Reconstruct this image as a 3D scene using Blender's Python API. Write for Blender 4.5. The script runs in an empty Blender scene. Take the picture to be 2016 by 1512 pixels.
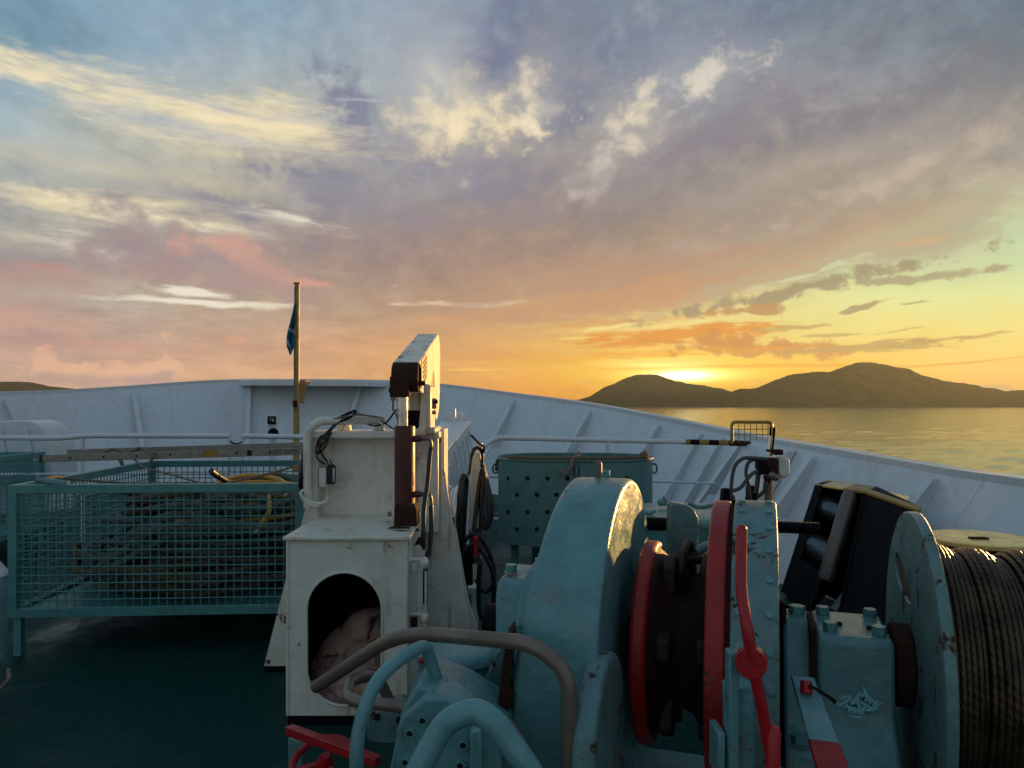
HAZE=1; REARK=1.0
import bpy, bmesh, math, random
from mathutils import Vector, Matrix, noise as mnoise
random.seed(7)
PI = math.pi
F, H, CX, HY = 1450.0, 1.7, 1008.0, 799.0      # focal length in picture widths of 2016, eye height, principal column, horizon row
def P(px, py, Y): return Vector(((px-CX)/F*Y, Y, H-(py-HY)/F*Y))
def XX(px, Y): return (px-CX)/F*Y
def ZZ(py, Y): return H-(py-HY)/F*Y
SC = bpy.context.scene
COL = SC.collection

# ---------------------------------------------------------------- objects
def tag(o, label=None, cat=None, group=None, kind=None):
    if label: o['label'] = label
    if cat: o['category'] = cat
    if group: o['group'] = group
    if kind: o['kind'] = kind
    return o
def empty(name, loc, label, cat, group=None):
    o = bpy.data.objects.new(name, None); o.empty_display_size = .1
    COL.objects.link(o); o.location = loc
    return tag(o, label, cat, group)
def wloc(o):
    v = Vector(o.location)
    while o.parent: o = o.parent; v += Vector(o.location)
    return v
class MB:
    def __init__(s): s.bm = bmesh.new()
    def add(s, vs, fs):
        v = [s.bm.verts.new(p) for p in vs]; s.bm.verts.ensure_lookup_table()
        for f in fs:
            try: s.bm.faces.new([v[i] for i in f])
            except ValueError: pass
        return s
    def box(s, c, d, R=None):
        c = Vector(c); x, y, z = d[0]/2, d[1]/2, d[2]/2
        vs = [Vector((a*x, b*y, e*z)) for a in (-1, 1) for b in (-1, 1) for e in (-1, 1)]
        if R is not None: vs = [R @ v for v in vs]
        return s.add([c+v for v in vs], [(0,1,3,2), (4,6,7,5), (0,4,5,1), (2,3,7,6), (0,2,6,4), (1,5,7,3)])
    def prism(s, pts, ext):                       # polygon pts extruded along ext
        pts = [Vector(p) for p in pts]; e = Vector(ext); n = len(pts)
        vs = pts + [p+e for p in pts]
        return s.add(vs, [tuple(range(n)), tuple(range(2*n-1, n-1, -1))] + [(i, (i+1) % n, n+(i+1) % n, n+i) for i in range(n)])
    def slab(s, a, b):                            # box between two matching quads / polygons
        n = len(a)
        return s.add([Vector(p) for p in list(a)+list(b)], [tuple(range(n)), tuple(range(2*n-1, n-1, -1))] + [(i, (i+1) % n, n+(i+1) % n, n+i) for i in range(n)])
    def tube(s, pts, r, seg=10, closed=False, cap=True):
        pts = [Vector(p) for p in pts]; n = len(pts)
        rr = r if isinstance(r, (list, tuple)) else [r]*n
        prev = None; rings = []
        for i in range(n):
            if closed: t = pts[(i+1) % n]-pts[i-1]
            else: t = pts[min(i+1, n-1)]-pts[max(i-1, 0)]
            if t.length < 1e-9: t = Vector((0, 0, 1))
            t.normalize()
            if prev is None:
                a = Vector((0, 0, 1)) if abs(t.z) < .9 else Vector((1, 0, 0))
                u = t.cross(a).normalized()
            else:
                u = prev-t*prev.dot(t)
                u = u.normalized() if u.length > 1e-6 else t.orthogonal().normalized()
            prev = u; w = t.cross(u)
            rings.append([pts[i]+(u*math.cos(2*PI*k/seg)+w*math.sin(2*PI*k/seg))*rr[i] for k in range(seg)])
        vs = [p for g in rings for p in g]; fs = []
        for i in range(n if closed else n-1):
            j = (i+1) % n
            for k in range(seg): fs.append((i*seg+k, i*seg+(k+1) % seg, j*seg+(k+1) % seg, j*seg+k))
        if cap and not closed: fs += [tuple(range(seg-1, -1, -1)), tuple((n-1)*seg+k for k in range(seg))]
        return s.add(vs, fs)
    def cyl(s, a, b, r0, r1=None, seg=20, cap=True):
        a, b = Vector(a), Vector(b); t = (b-a).normalized(); u = t.orthogonal().normalized(); w = t.cross(u); r1 = r0 if r1 is None else r1
        vs = [a+(u*math.cos(2*PI*k/seg)+w*math.sin(2*PI*k/seg))*r0 for k in range(seg)] + [b+(u*math.cos(2*PI*k/seg)+w*math.sin(2*PI*k/seg))*r1 for k in range(seg)]
        fs = [(k, (k+1) % seg, seg+(k+1) % seg, seg+k) for k in range(seg)]
        if cap: fs += [tuple(range(seg-1, -1, -1)), tuple(range(seg, 2*seg))]
        return s.add(vs, fs)
    def lathe(s, o, ax, prof, seg=40, a0=0, a1=2*PI, up=None):   # prof: (along axis, radius)
        o = Vector(o); t = Vector(ax).normalized(); u = (Vector(up)-t*Vector(up).dot(t)).normalized() if up else t.orthogonal().normalized(); w = t.cross(u)
        full = abs(a1-a0-2*PI) < 1e-6; m = seg if full else seg+1; n = len(prof); vs = []
        for h, r in prof:
            for k in range(m):
                a = a0+(a1-a0)*k/seg; vs.append(o+t*h+(u*math.cos(a)+w*math.sin(a))*r)
        fs = []
        for i in range(n-1):
            for k in range(seg):
                k2 = (k+1) % m
                fs.append((i*m+k, i*m+k2, (i+1)*m+k2, (i+1)*m+k))
        return s.add(vs, fs)
    def hexa(s, c, ax, r, h, seg=6):
        c = Vector(c); t = Vector(ax).normalized(); return s.cyl(c, c+t*h, r, r*.97, seg)
    def ball(s, c, r, n=10, sq=(1, 1, 1)):
        c = Vector(c); m = n*2
        vs = [c+Vector((0, 0, r*sq[2]))]
        for i in range(1, n):
            a = PI*i/n
            for k in range(m): vs.append(c+Vector((math.sin(a)*math.cos(2*PI*k/m)*r*sq[0], math.sin(a)*math.sin(2*PI*k/m)*r*sq[1], math.cos(a)*r*sq[2])))
        vs.append(c-Vector((0, 0, r*sq[2]))); L = len(vs)-1
        fs = [(0, 1+k, 1+(k+1) % m) for k in range(m)]
        for i in range(n-2):
            for k in range(m): fs.append((1+i*m+k, 1+(i+1)*m+k, 1+(i+1)*m+(k+1) % m, 1+i*m+(k+1) % m))
        fs += [(L, 1+(n-2)*m+(k+1) % m, 1+(n-2)*m+k) for k in range(m)]
        return s.add(vs, fs)
    def build(s, name, mat, parent=None, bevel=0, smooth=40, origin=None, subsurf=0, disp=0, dscale=.1, seg=2):
        bmesh.ops.remove_doubles(s.bm, verts=s.bm.verts, dist=1e-6)
        bmesh.ops.recalc_face_normals(s.bm, faces=s.bm.faces)
        base = wloc(parent) if parent else (Vector(origin) if origin else s.base())
        for v in s.bm.verts: v.co -= base
        me = bpy.data.meshes.new(name); s.bm.to_mesh(me); s.bm.free()
        o = bpy.data.objects.new(name, me); COL.objects.link(o)
        if parent: o.parent = parent
        else: o.location = base
        me.materials.append(mat)
        if smooth:
            for p in me.polygons: p.use_smooth = True
            try: me.set_sharp_from_angle(angle=math.radians(smooth))
            except Exception: pass
        if bevel:
            m = o.modifiers.new('edge', 'BEVEL'); m.width = bevel; m.segments = seg; m.limit_method = 'ANGLE'; m.angle_limit = math.radians(35); m.harden_normals = False
        if subsurf:
            m = o.modifiers.new('sub', 'SUBSURF'); m.levels = m.render_levels = subsurf
        return o
    def base(s):
        vs = [v.co for v in s.bm.verts]
        lo = Vector([min(v[i] for v in vs) for i in range(3)]); hi = Vector([max(v[i] for v in vs) for i in range(3)])
        return Vector(((lo.x+hi.x)/2, (lo.y+hi.y)/2, lo.z))
def fillet(pts, r, n=6, closed=False):
    pts = [Vector(p) for p in pts]; out = []; N = len(pts)
    for i, p in enumerate(pts):
        if not closed and i in (0, N-1): out.append(p); continue
        a, b = pts[i-1], pts[(i+1) % N]
        rr = r[i] if isinstance(r, (list, tuple)) else r
        da, db = (a-p), (b-p); k = min(rr, da.length*.48, db.length*.48)
        q0, q1 = p+da.normalized()*k, p+db.normalized()*k
        for j in range(n+1):
            t = j/n; out.append(q0*(1-t)**2+p*2*t*(1-t)+q1*t*t)
    return out
def spline(pts, n=8, closed=False):
    pts = [Vector(p) for p in pts]; N = len(pts); out = []
    g = (lambda i: pts[i % N]) if closed else (lambda i: pts[max(0, min(N-1, i))])
    for i in range(N if closed else N-1):
        a, b, c, d = g(i-1), g(i), g(i+1), g(i+2)
        for j in range(n):
            t = j/n
            out.append(.5*((2*b)+(c-a)*t+(2*a-5*b+4*c-d)*t*t+(3*b-a-3*c+d)*t**3))
    if not closed: out.append(pts[-1])
    return out
def text_mesh(name, body, size, M, mat, parent, ext=.001, align='CENTER'):
    cu = bpy.data.curves.new(name, 'FONT'); cu.body = body; cu.size = size; cu.extrude = ext; cu.align_x = align; cu.align_y = 'CENTER'
    t = bpy.data.objects.new('t', cu); COL.objects.link(t)
    dg = bpy.context.evaluated_depsgraph_get(); me = bpy.data.meshes.new_from_object(t.evaluated_get(dg))
    bpy.data.objects.remove(t); me.name = name; me.materials.clear(); me.materials.append(mat)
    b = wloc(parent); me.transform(Matrix.Translation(-b) @ M)
    o = bpy.data.objects.new(name, me); COL.objects.link(o); o.parent = parent
    return o

# ---------------------------------------------------------------- node helper
def lin(c):
    return tuple((x/255/12.92 if x/255 <= .04045 else ((x/255+.055)/1.055)**2.4) for x in c[:3])+(1,)
class NT:
    def __init__(s, tree): s.t = tree; s.n = tree.nodes; s.l = tree.links
    def N(s, typ, ins=None, **kw):
        n = s.n.new(typ)
        for k, v in kw.items(): setattr(n, k, v)
        for k, v in (ins or {}).items(): s.set(n.inputs[k], v)
        return n
    def set(s, i, v):
        if isinstance(v, bpy.types.NodeSocket): s.l.new(v, i)
        elif isinstance(v, bpy.types.Node): s.l.new(v.outputs[0], i)
        else: i.default_value = v
    def m(s, op, a, b=0.0, c=0.0, clamp=False):
        n = s.N('ShaderNodeMath', operation=op, use_clamp=clamp); s.set(n.inputs[0], a); s.set(n.inputs[1], b)
        if op in ('MULTIPLY_ADD', 'COMPARE', 'SMOOTH_MIN', 'SMOOTH_MAX'): s.set(n.inputs[2], c)
        return n.outputs[0]
    def vm(s, op, a, b=(0, 0, 0)):
        n = s.N('ShaderNodeVectorMath', operation=op); s.set(n.inputs[0], a)
        if op == 'SCALE': s.set(n.inputs[3], b)
        elif op not in ('LENGTH', 'NORMALIZE'): s.set(n.inputs[1], b)
        return n.outputs['Value'] if op in ('LENGTH', 'DOT_PRODUCT') else n.outputs[0]
    def mr(s, v, a, b, c=0.0, d=1.0, smooth=False):
        n = s.N('ShaderNodeMapRange'); n.interpolation_type = 'SMOOTHSTEP' if smooth else 'LINEAR'
        for i, x in enumerate((v, a, b, c, d)): s.set(n.inputs[i], x)
        return n.outputs[0]
    def mix(s, f, a, b, mode='MIX'):
        n = s.N('ShaderNodeMix', data_type='RGBA', blend_type=mode)
        s.set(n.inputs[0], f); s.set(n.inputs[6], a); s.set(n.inputs[7], b)
        return n.outputs[2]
    def noise(s, vec, scale, detail=4, rough=.5, dist=0.0, col=False):
        n = s.N('ShaderNodeTexNoise'); s.set(n.inputs['Vector'], vec); s.set(n.inputs['Scale'], scale)
        n.inputs['Detail'].default_value = detail; n.inputs['Roughness'].default_value = rough; n.inputs['Distortion'].default_value = dist
        return n.outputs['Color'] if col else n.outputs[0]
    def ramp(s, f, stops, interp='LINEAR'):
        n = s.N('ShaderNodeValToRGB'); s.set(n.inputs[0], f); r = n.color_ramp; r.interpolation = interp
        while len(r.elements) < len(stops): r.elements.new(.5)
        for e, (p, c) in zip(r.elements, sorted(stops, key=lambda q: q[0])): e.position = p
        for e, (p, c) in zip(r.elements, sorted(stops, key=lambda q: q[0])): e.color = c if len(c) == 4 else tuple(c)+(1,)
        return n.outputs[0]
    def map(s, v, sc=(1, 1, 1), rot=(0, 0, 0), loc=(0, 0, 0)):
        n = s.N('ShaderNodeMapping'); s.set(n.inputs[0], v); n.inputs[1].default_value = loc; n.inputs[2].default_value = rot; n.inputs[3].default_value = sc
        return n.outputs[0]
def mat(name):
    m = bpy.data.materials.new(name); m.use_nodes = True; t = NT(m.node_tree)
    b = m.node_tree.nodes['Principled BSDF']
    return m, t, b
def paint(name, col, rough=.4, chips=.0, chipcol=(.09, .035, .015), bump=.25, bscale=30, dirt=.35, metal=0, spec=.5, streak=0.0, lump=0.0, dirtcol=(.10, .09, .06), second=None, var=.28):
    """brushed-on ship's paint: lumpy coats, grime, rust showing where it has chipped off"""
    m, t, b = mat(name); co = t.N('ShaderNodeTexCoord').outputs['Object']
    n1 = t.noise(co, 1.7, 5, .6); n2 = t.noise(co, 9, 6, .65); n3 = t.noise(co, bscale, 5, .6)
    c = col+(1,) if len(col) == 3 else col
    c2 = tuple(x*(1-var) for x in c[:3])+(1,)
    base = t.mix(t.mr(n2, .3, .7), c, c2)
    if second: base = t.mix(t.mr(n1, .52, .62, 0, .8, True), base, second+(1,))
    if dirt: base = t.mix(t.m('MULTIPLY', t.mr(t.m('ADD', t.m('MULTIPLY', n1, .6), t.m('MULTIPLY', n2, .5)), .5, .75, 0, 1, True), dirt), base, dirtcol+(1,))
    if streak:
        sv = t.noise(t.map(co, (16, 16, .9)), 1, 4, .55)
        sk = t.m('MULTIPLY', t.mr(sv, .53, .68, 0, 1, True), t.mr(n1, .42, .6, 0, streak, True))
        base = t.mix(sk, base, (.30, .13, .03, 1))
    r = rough
    hgt = t.m('ADD', t.m('MULTIPLY', n3, .35), t.m('MULTIPLY', n2, .65))
    if chips:
        cn = t.noise(co, 7, 8, .72, .6)
        ch = t.mr(cn, .72-chips*.22, .74-chips*.22, 0, 1)
        rust = t.mix(t.mr(n3, .35, .65), chipcol+(1,), tuple(x*.35 for x in chipcol)+(1,))
        halo = t.mr(cn, .68-chips*.22, .73-chips*.22, 0, .45)
        base = t.mix(halo, base, (.22, .10, .03, 1))
        base = t.mix(ch, base, rust)
        r = t.mr(ch, 0, 1, rough, .85)
        hgt = t.m('SUBTRACT', hgt, t.m('MULTIPLY', ch, .5))
    t.set(b.inputs['Base Color'], base)
    rn = t.m('ADD', r, t.mr(n2, .3, .7, -.08, .12)); t.set(b.inputs['Roughness'], rn)
    b.inputs['Metallic'].default_value = metal; b.inputs['Specular IOR Level'].default_value = spec
    if bump:
        if lump: hgt = t.m('ADD', hgt, t.m('MULTIPLY', t.noise(co, 4.0, 2, .5), lump))
        bp = t.N('ShaderNodeBump', {'Height': hgt}); bp.inputs['Strength'].default_value = bump; bp.inputs['Distance'].default_value = .02
        t.set(b.inputs['Normal'], bp)
    return m
def plain(name, col, rough=.5, metal=0, bump=0, bscale=60, var=.3, spec=.5):
    m, t, b = mat(name); co = t.N('ShaderNodeTexCoord').outputs['Object']
    n = t.noise(co, bscale*.3, 5, .6)
    t.set(b.inputs['Base Color'], t.mix(t.mr(n, .3, .7), tuple(x*(1-var) for x in col)+(1,), tuple(min(1, x*(1+var*.4)) for x in col)+(1,)))
    t.set(b.inputs['Roughness'], t.mr(n, .3, .7, max(.02, rough-.1), rough+.1)); b.inputs['Metallic'].default_value = metal; b.inputs['Specular IOR Level'].default_value = spec
    if bump:
        bp = t.N('ShaderNodeBump', {'Height': t.noise(co, bscale, 5, .6)}); bp.inputs['Strength'].default_value = bump; bp.inputs['Distance'].default_value = .01
        t.set(b.inputs['Normal'], bp)
    return m
# ---------------------------------------------------------------- camera
cam = bpy.data.cameras.new('camera'); co_ = bpy.data.objects.new('camera', cam); COL.objects.link(co_); SC.camera = co_
co_.location = (0, 0, H); co_.rotation_euler = (PI/2, 0, 0)
cam.sensor_width = 36; cam.lens = 36*F/2016; cam.shift_y = (HY-756)/2016; cam.clip_start = .05; cam.clip_end = 60000
SC.view_settings.view_transform = 'Standard'; SC.view_settings.look = 'None'; SC.view_settings.exposure = .7; SC.view_settings.gamma = 1
SC.cycles.max_bounces = 8; SC.cycles.diffuse_bounces = 3; SC.cycles.glossy_bounces = 4; SC.cycles.volume_bounces = 0
SC.cycles.use_adaptive_sampling = True; SC.cycles.adaptive_threshold = .025; SC.cycles.use_denoising = True; SC.cycles.sample_clamp_indirect = 4

# ---------------------------------------------------------------- sky: colours by azimuth and elevation, clouds from noise
SUN_AZ = math.atan((1342-CX)/F); SUN_EL = math.radians(2.6)
XS = [0, 250, 500, 750, 1000, 1250, 1500, 1750, 2016]
TB = {
 -250: [(112,148,175),(118,150,178),(122,148,178),(128,145,172),(115,128,155),(115,130,155),(108,124,148),(104,120,140),(100,116,136)],
 0:   [(122,163,185),(140,168,190),(142,166,190),(155,170,190),(118,128,155),(126,140,160),(118,133,155),(112,126,144),(108,124,142)],
 100: [(135,167,192),(146,168,190),(152,170,190),(162,172,186),(132,140,160),(136,142,160),(134,140,156),(130,135,150),(118,128,140)],
 200: [(165,182,195),(198,196,186),(196,190,178),(160,165,175),(172,170,170),(145,147,160),(146,143,152),(140,136,142),(136,132,136)],
 300: [(170,180,185),(186,182,175),(196,186,170),(152,152,162),(155,152,158),(162,153,155),(150,140,145),(160,150,146),(166,156,152)],
 400: [(186,178,165),(190,183,168),(160,155,155),(145,140,148),(150,136,140),(150,135,135),(160,145,136),(170,155,140),(184,170,150)],
 500: [(150,145,150),(160,145,148),(163,142,138),(160,136,132),(165,140,130),(175,148,130),(176,152,132),(188,176,148),(196,220,178)],
 560: [(178,150,145),(176,160,150),(178,148,138),(166,140,130),(175,145,125),(186,146,120),(184,164,128),(205,222,172),(214,230,178)],
 620: [(198,162,150),(185,176,164),(186,164,146),(182,150,128),(196,150,115),(214,166,110),(226,218,148),(232,230,152),(234,226,146)],
 680: [(188,155,146),(196,156,142),(200,157,136),(203,154,120),(212,152,100),(232,160,66),(232,190,92),(236,210,118),(240,215,122)],
 720: [(195,160,146),(201,161,140),(208,162,134),(214,158,114),(224,152,84),(246,178,52),(250,192,66),(244,192,92),(240,195,100)],
 760: [(205,165,150),(214,169,140),(214,166,134),(222,162,110),(232,152,70),(246,168,44),(246,166,58),(232,168,90),(226,166,100)],
 798: [(195,160,150),(208,165,140),(212,162,130),(220,158,106),(230,150,68),(242,158,44),(240,158,58),(225,160,88),(215,158,98)]}
YS = sorted(TB)
def table(px, py):
    py = max(YS[0], min(YS[-1], py)); px = max(0, min(2016, px))
    j = max(0, min(len(YS)-2, sum(1 for y in YS if y <= py)-1)); i = max(0, min(len(XS)-2, sum(1 for x in XS if x <= px)-1))
    ty = (py-YS[j])/(YS[j+1]-YS[j]); tx = (px-XS[i])/(XS[i+1]-XS[i])
    g = lambda a, b: Vector(lin(TB[YS[b]][a])[:3])
    return (g(i, j)*(1-tx)+g(i+1, j)*tx)*(1-ty)+(g(i, j+1)*(1-tx)+g(i+1, j+1)*tx)*ty
BACK = [(0, Vector(lin((140,146,154))[:3])), (12, Vector(lin((128,142,160))[:3])), (35, Vector(lin((118,138,162))[:3])), (90, Vector(lin((110,131,156))[:3]))]
def back(el):
    for (a, ca), (b, cb) in zip(BACK, BACK[1:]):
        if el <= b: t = (el-a)/(b-a); return ca*(1-t)+cb*t
    return BACK[-1][1]
def skycol(az, el):
    c = math.cos(max(-1.0, min(1.0, az)))
    px = CX+F*math.tan(max(-1.0, min(1.0, az))); py = HY-F*math.tan(min(el, 1.0))/c
    f = table(px, py); w = max(0, min(1, (abs(az)-.75)/1.1)); w = w*w*(3-2*w)
    e = max(0, min(1, (math.degrees(el)-32)/35)); w = max(w, e)
    return f*(1-w)+back(math.degrees(el))*w
W = bpy.data.worlds.new('World'); SC.world = W; W.use_nodes = True
t = NT(W.node_tree); bg = W.node_tree.nodes['Background']
d = t.N('ShaderNodeTexCoord').outputs['Generated']
sp = t.N('ShaderNodeSeparateXYZ', {0: d})
az = t.m('ARCTAN2', sp.outputs[0], sp.outputs[1])
hyp = t.m('SQRT', t.m('ADD', t.m('MULTIPLY', sp.outputs[0], sp.outputs[0]), t.m('MULTIPLY', sp.outputs[1], sp.outputs[1])))
el = t.m('ARCTAN2', sp.outputs[2], hyp)
ae = t.N('ShaderNodeCombineXYZ', {0: az, 1: el}).outputs[0]
# cloud-deck coordinates (a plane overhead, so streaks converge towards the horizon)
zz = t.m('ADD', t.m('MAXIMUM', sp.outputs[2], 0.0), .07)
cp = t.N('ShaderNodeCombineXYZ', {0: t.m('DIVIDE', sp.outputs[0], zz), 1: t.m('DIVIDE', sp.outputs[1], zz)}).outputs[0]
deck = t.noise(t.map(cp, (1.5, .55, 1), (0, 0, math.radians(-24))), 1.0, 6, .62, .5)
deck2 = t.noise(t.map(cp, (3.2, 1.3, 1), (0, 0, math.radians(-34)), (3, 1, 0)), 1.0, 5, .6, .6)
puff = t.noise(t.map(ae, (1, 1.5, 1)), 9, 5.5, .62, .3)
fine = t.noise(t.map(ae, (1, 1.9, 1), (0, 0, .1)), 34, 3, .62, .2)
puff2 = t.noise(t.map(ae, (1, 1.25, 1), (0, 0, .3)), 26, 5, .62, .2)
wispy = t.noise(t.map(ae, (1, 5.0, 1), (0, 0, math.radians(-3))), 7, 5, .6, .4)
streaky = t.noise(t.map(ae, (1, 9.0, 1), (0, 0, math.radians(5))), 9, 5, .62, .3)
sfine = t.noise(t.map(ae, (1, 4.5, 1), (0, 0, math.radians(6))), 34, 4, .62, .2)
streaky = t.m('ADD', t.m('MULTIPLY', streaky, .72), t.m('MULTIPLY', sfine, .56)); streaky = t.m('SUBTRACT', streaky, .14)
puff = t.m('SUBTRACT', t.m('ADD', t.m('MULTIPLY', puff, .75), t.m('MULTIPLY', puff2, .50)), .125)
wispy = t.m('SUBTRACT', t.m('ADD', t.m('MULTIPLY', wispy, .85), t.m('MULTIPLY', sfine, .35)), .10)
# warp the colour lattice with noise so that nothing shows its grid
wc = t.noise(t.map(ae, (1, 2.2, 1)), 5, 4, .6, .3, col=True)
wv = t.vm('MULTIPLY', t.vm('SUBTRACT', wc, (.5, .5, .5)), (.34, .11, 0))
el0 = t.mr(el, .0, .16, .25, 1.0)
wv = t.vm('SCALE', wv, el0)
aw = t.vm('ADD', ae, wv); sw = t.N('ShaderNodeSeparateXYZ', {0: aw}); azw, elw = sw.outputs[0], sw.outputs[1]
fac = t.mr(azw, -PI, PI)
AZ = [-PI, -2.2, -1.6, -1.1]+[-.8+.09*i for i in range(18)]+[1.1, 1.6, 2.2, PI]
ELS = [0, .8, 2, 3.2, 4.8, 7, 9.2, 11.5, 15.5, 19.5, 23.5, 27.5, 31, 40, 60, 90]
cur = None
for k, e in enumerate(ELS):
    c = t.ramp(fac, [((a+PI)/2/PI, tuple(skycol(a, math.radians(e)))) for a in AZ])
    cur = c if cur is None else t.mix(t.mr(elw, math.radians(ELS[k-1]), math.radians(e)), cur, c)
# broad light and dark in the cloud sheet
up = t.mr(el, .10, .26, 0, 1, True)
gap = t.mr(t.m('SUBTRACT', azw, t.m('MULTIPLY', elw, -.0)), .25, .5, 0, 1, True)   # towards the clear sky low on the right
clr = t.m('MULTIPLY', gap, t.mr(el, .24, .15, 0, 1, True))
amt = t.m('SUBTRACT', 1.0, t.m('MULTIPLY', clr, .9))
mod = t.m('ADD', t.m('ADD', t.mr(deck, .25, .75, -.40, .40), t.mr(deck2, .3, .7, -.20, .20)), t.mr(fine, .25, .75, -.06, .06))
mod2 = t.m('ADD', t.mr(wispy, .3, .7, -.22, .22), t.mr(fine, .25, .75, -.05, .05))
mm = t.m('ADD', t.m('MULTIPLY', mod, up), t.m('MULTIPLY', mod2, t.m('SUBTRACT', 1.0, up)))
mm = t.m('MULTIPLY', mm, amt)
bq = t.m('ADD', t.m('ADD', t.m('MULTIPLY', deck2, .45), t.m('MULTIPLY', deck, .30)), t.m('ADD', t.m('MULTIPLY', puff, .2), t.m('MULTIPLY', puff2, .16)))
reg = t.m('MULTIPLY', t.m('MULTIPLY', t.mr(el, .10, .17, 0, 1, True), t.mr(azw, -.52, -.20, .35, 1, True)), amt)
bdark = t.m('MULTIPLY', t.mr(bq, .535, .635, 0, 1, True), reg); blite = t.m('MULTIPLY', t.mr(bq, .545, .465, 0, 1, True), reg)
cur = t.vm('MULTIPLY', cur, t.vm('ADD', (1, 1, 1), t.vm('MULTIPLY', t.N('ShaderNodeCombineXYZ', {0: mm, 1: mm, 2: mm}).outputs[0], (1.0, .92, .80))))
cur = t.mix(t.mr(el, .06, .14), cur, t.vm('MULTIPLY', cur, (.985, 1.03, .975))); cur = t.mix(bdark, cur, t.vm('MULTIPLY', cur, (.74, .755, .80))); cur = t.mix(t.m('MULTIPLY', blite, .42), cur, t.vm('MULTIPLY', cur, (1.55, 1.48, 1.35)))
def AE(px, py):
    a = math.atan((px-CX)/F); return a, math.atan((HY-py)/F*math.cos(a))
GRP = bpy.data.node_groups.new('cloud', 'ShaderNodeTree')
for nm, ty in (('Cur', 'NodeSocketColor'), ('W', 'NodeSocketVector'), ('Noise', 'NodeSocketFloat'), ('Loc', 'NodeSocketVector'), ('Rot', 'NodeSocketVector'), ('Scale', 'NodeSocketVector'), ('Col', 'NodeSocketColor'), ('St', 'NodeSocketFloat'), ('Amp', 'NodeSocketFloat'), ('Lo', 'NodeSocketFloat'), ('Hi', 'NodeSocketFloat'), ('Bias', 'NodeSocketFloat')):
    GRP.interface.new_socket(nm, in_out='INPUT', socket_type=ty)
GRP.interface.new_socket('Out', in_out='OUTPUT', socket_type='NodeSocketColor')
g = NT(GRP); gi = g.N('NodeGroupInput').outputs; go = g.N('NodeGroupOutput')
vm_ = g.N('ShaderNodeVectorMath', operation='MULTIPLY_ADD'); g.set(vm_.inputs[0], gi['Cur']); vm_.inputs[1].default_value = (1e-7,)*3; g.set(vm_.inputs[2], gi['W'])
mp = g.N('ShaderNodeMapping', vector_type='TEXTURE'); g.set(mp.inputs[0], vm_.outputs[0]); g.set(mp.inputs[1], gi['Loc']); g.set(mp.inputs[2], gi['Rot']); g.set(mp.inputs[3], gi['Scale'])
L_ = g.vm('LENGTH', mp.outputs[0])
q_ = g.m('ADD', g.m('SUBTRACT', gi['Bias'], L_), g.m('MULTIPLY', g.m('SUBTRACT', gi['Noise'], .5), gi['Amp']))
g.set(go.inputs[0], g.mix(g.mr(q_, gi['Lo'], gi['Hi'], 0, gi['St'], True), gi['Cur'], gi['Col']))
W1 = t.vm('ADD', ae, t.vm('SCALE', wv, .30)); W2 = t.vm('ADD', ae, t.vm('SCALE', wv, .09))
def feat(cur, px, py, rx, ry, ang, col, st, nz, amp=1.0, soft=.35, bias=0.0, wsc=1.0):
    """one cloud / one gap: an ellipse round a direction, broken up by noise"""
    a, e = AE(px, py); k = .93/F
    n = t.n.new('ShaderNodeGroup'); n.node_tree = GRP; i = n.inputs
    t.set(i['Cur'], cur); t.set(i['W'], W1 if wsc > .5 else W2); t.set(i['Noise'], nz)
    i['Loc'].default_value = (a, e, 0); i['Rot'].default_value = (0, 0, math.radians(ang)); i['Scale'].default_value = (rx*k, ry*k, 1)
    i['Col'].default_value = lin(col); i['St'].default_value = st; i['Amp'].default_value = 4*amp; i['Lo'].default_value = -soft*.5; i['Hi'].default_value = soft; i['Bias'].default_value = .75+bias
    return n.outputs[0]
for f in [
  (690,225,110,60,-48,(120,126,150),.75,puff2,.7,.9), (900,335,210,52,-12,(128,128,148),.7,puff2,.8,.9), (640,362,180,46,-14,(130,132,150),.7,puff2,.8,.9), (470,412,130,26,-18,(136,136,152),.7,puff2,.9,.8), (980,120,110,110,-40,(98,110,144),.7,puff2,.7,1.1), (1110,215,60,90,-30,(116,122,148),.55,puff2,.8,.9),
  (1300,90,240,60,4,(112,122,146),.5,puff2,.9,1.1), (1420,270,260,52,14,(136,130,142),.6,puff2,.9,1.0), (1050,420,260,44,4,(150,134,136),.55,puff2,.9,1.0), (1750,200,240,40,12,(122,122,134),.5,puff2,.9,1.0), (1500,430,260,30,12,(160,142,134),.5,puff2,1,.9), (260,360,160,16,0,(168,166,166),.6,wispy,.8,.7), (380,250,240,14,-4,(160,170,184),.7,wispy,.7,.6), (820,420,180,30,-10,(146,134,142),.55,puff2,1,.9),
]: cur = feat(cur, *f[:6], f[6]*1.22, f[7], amp=f[8], soft=f[9]*.75, bias=.06)
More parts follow.
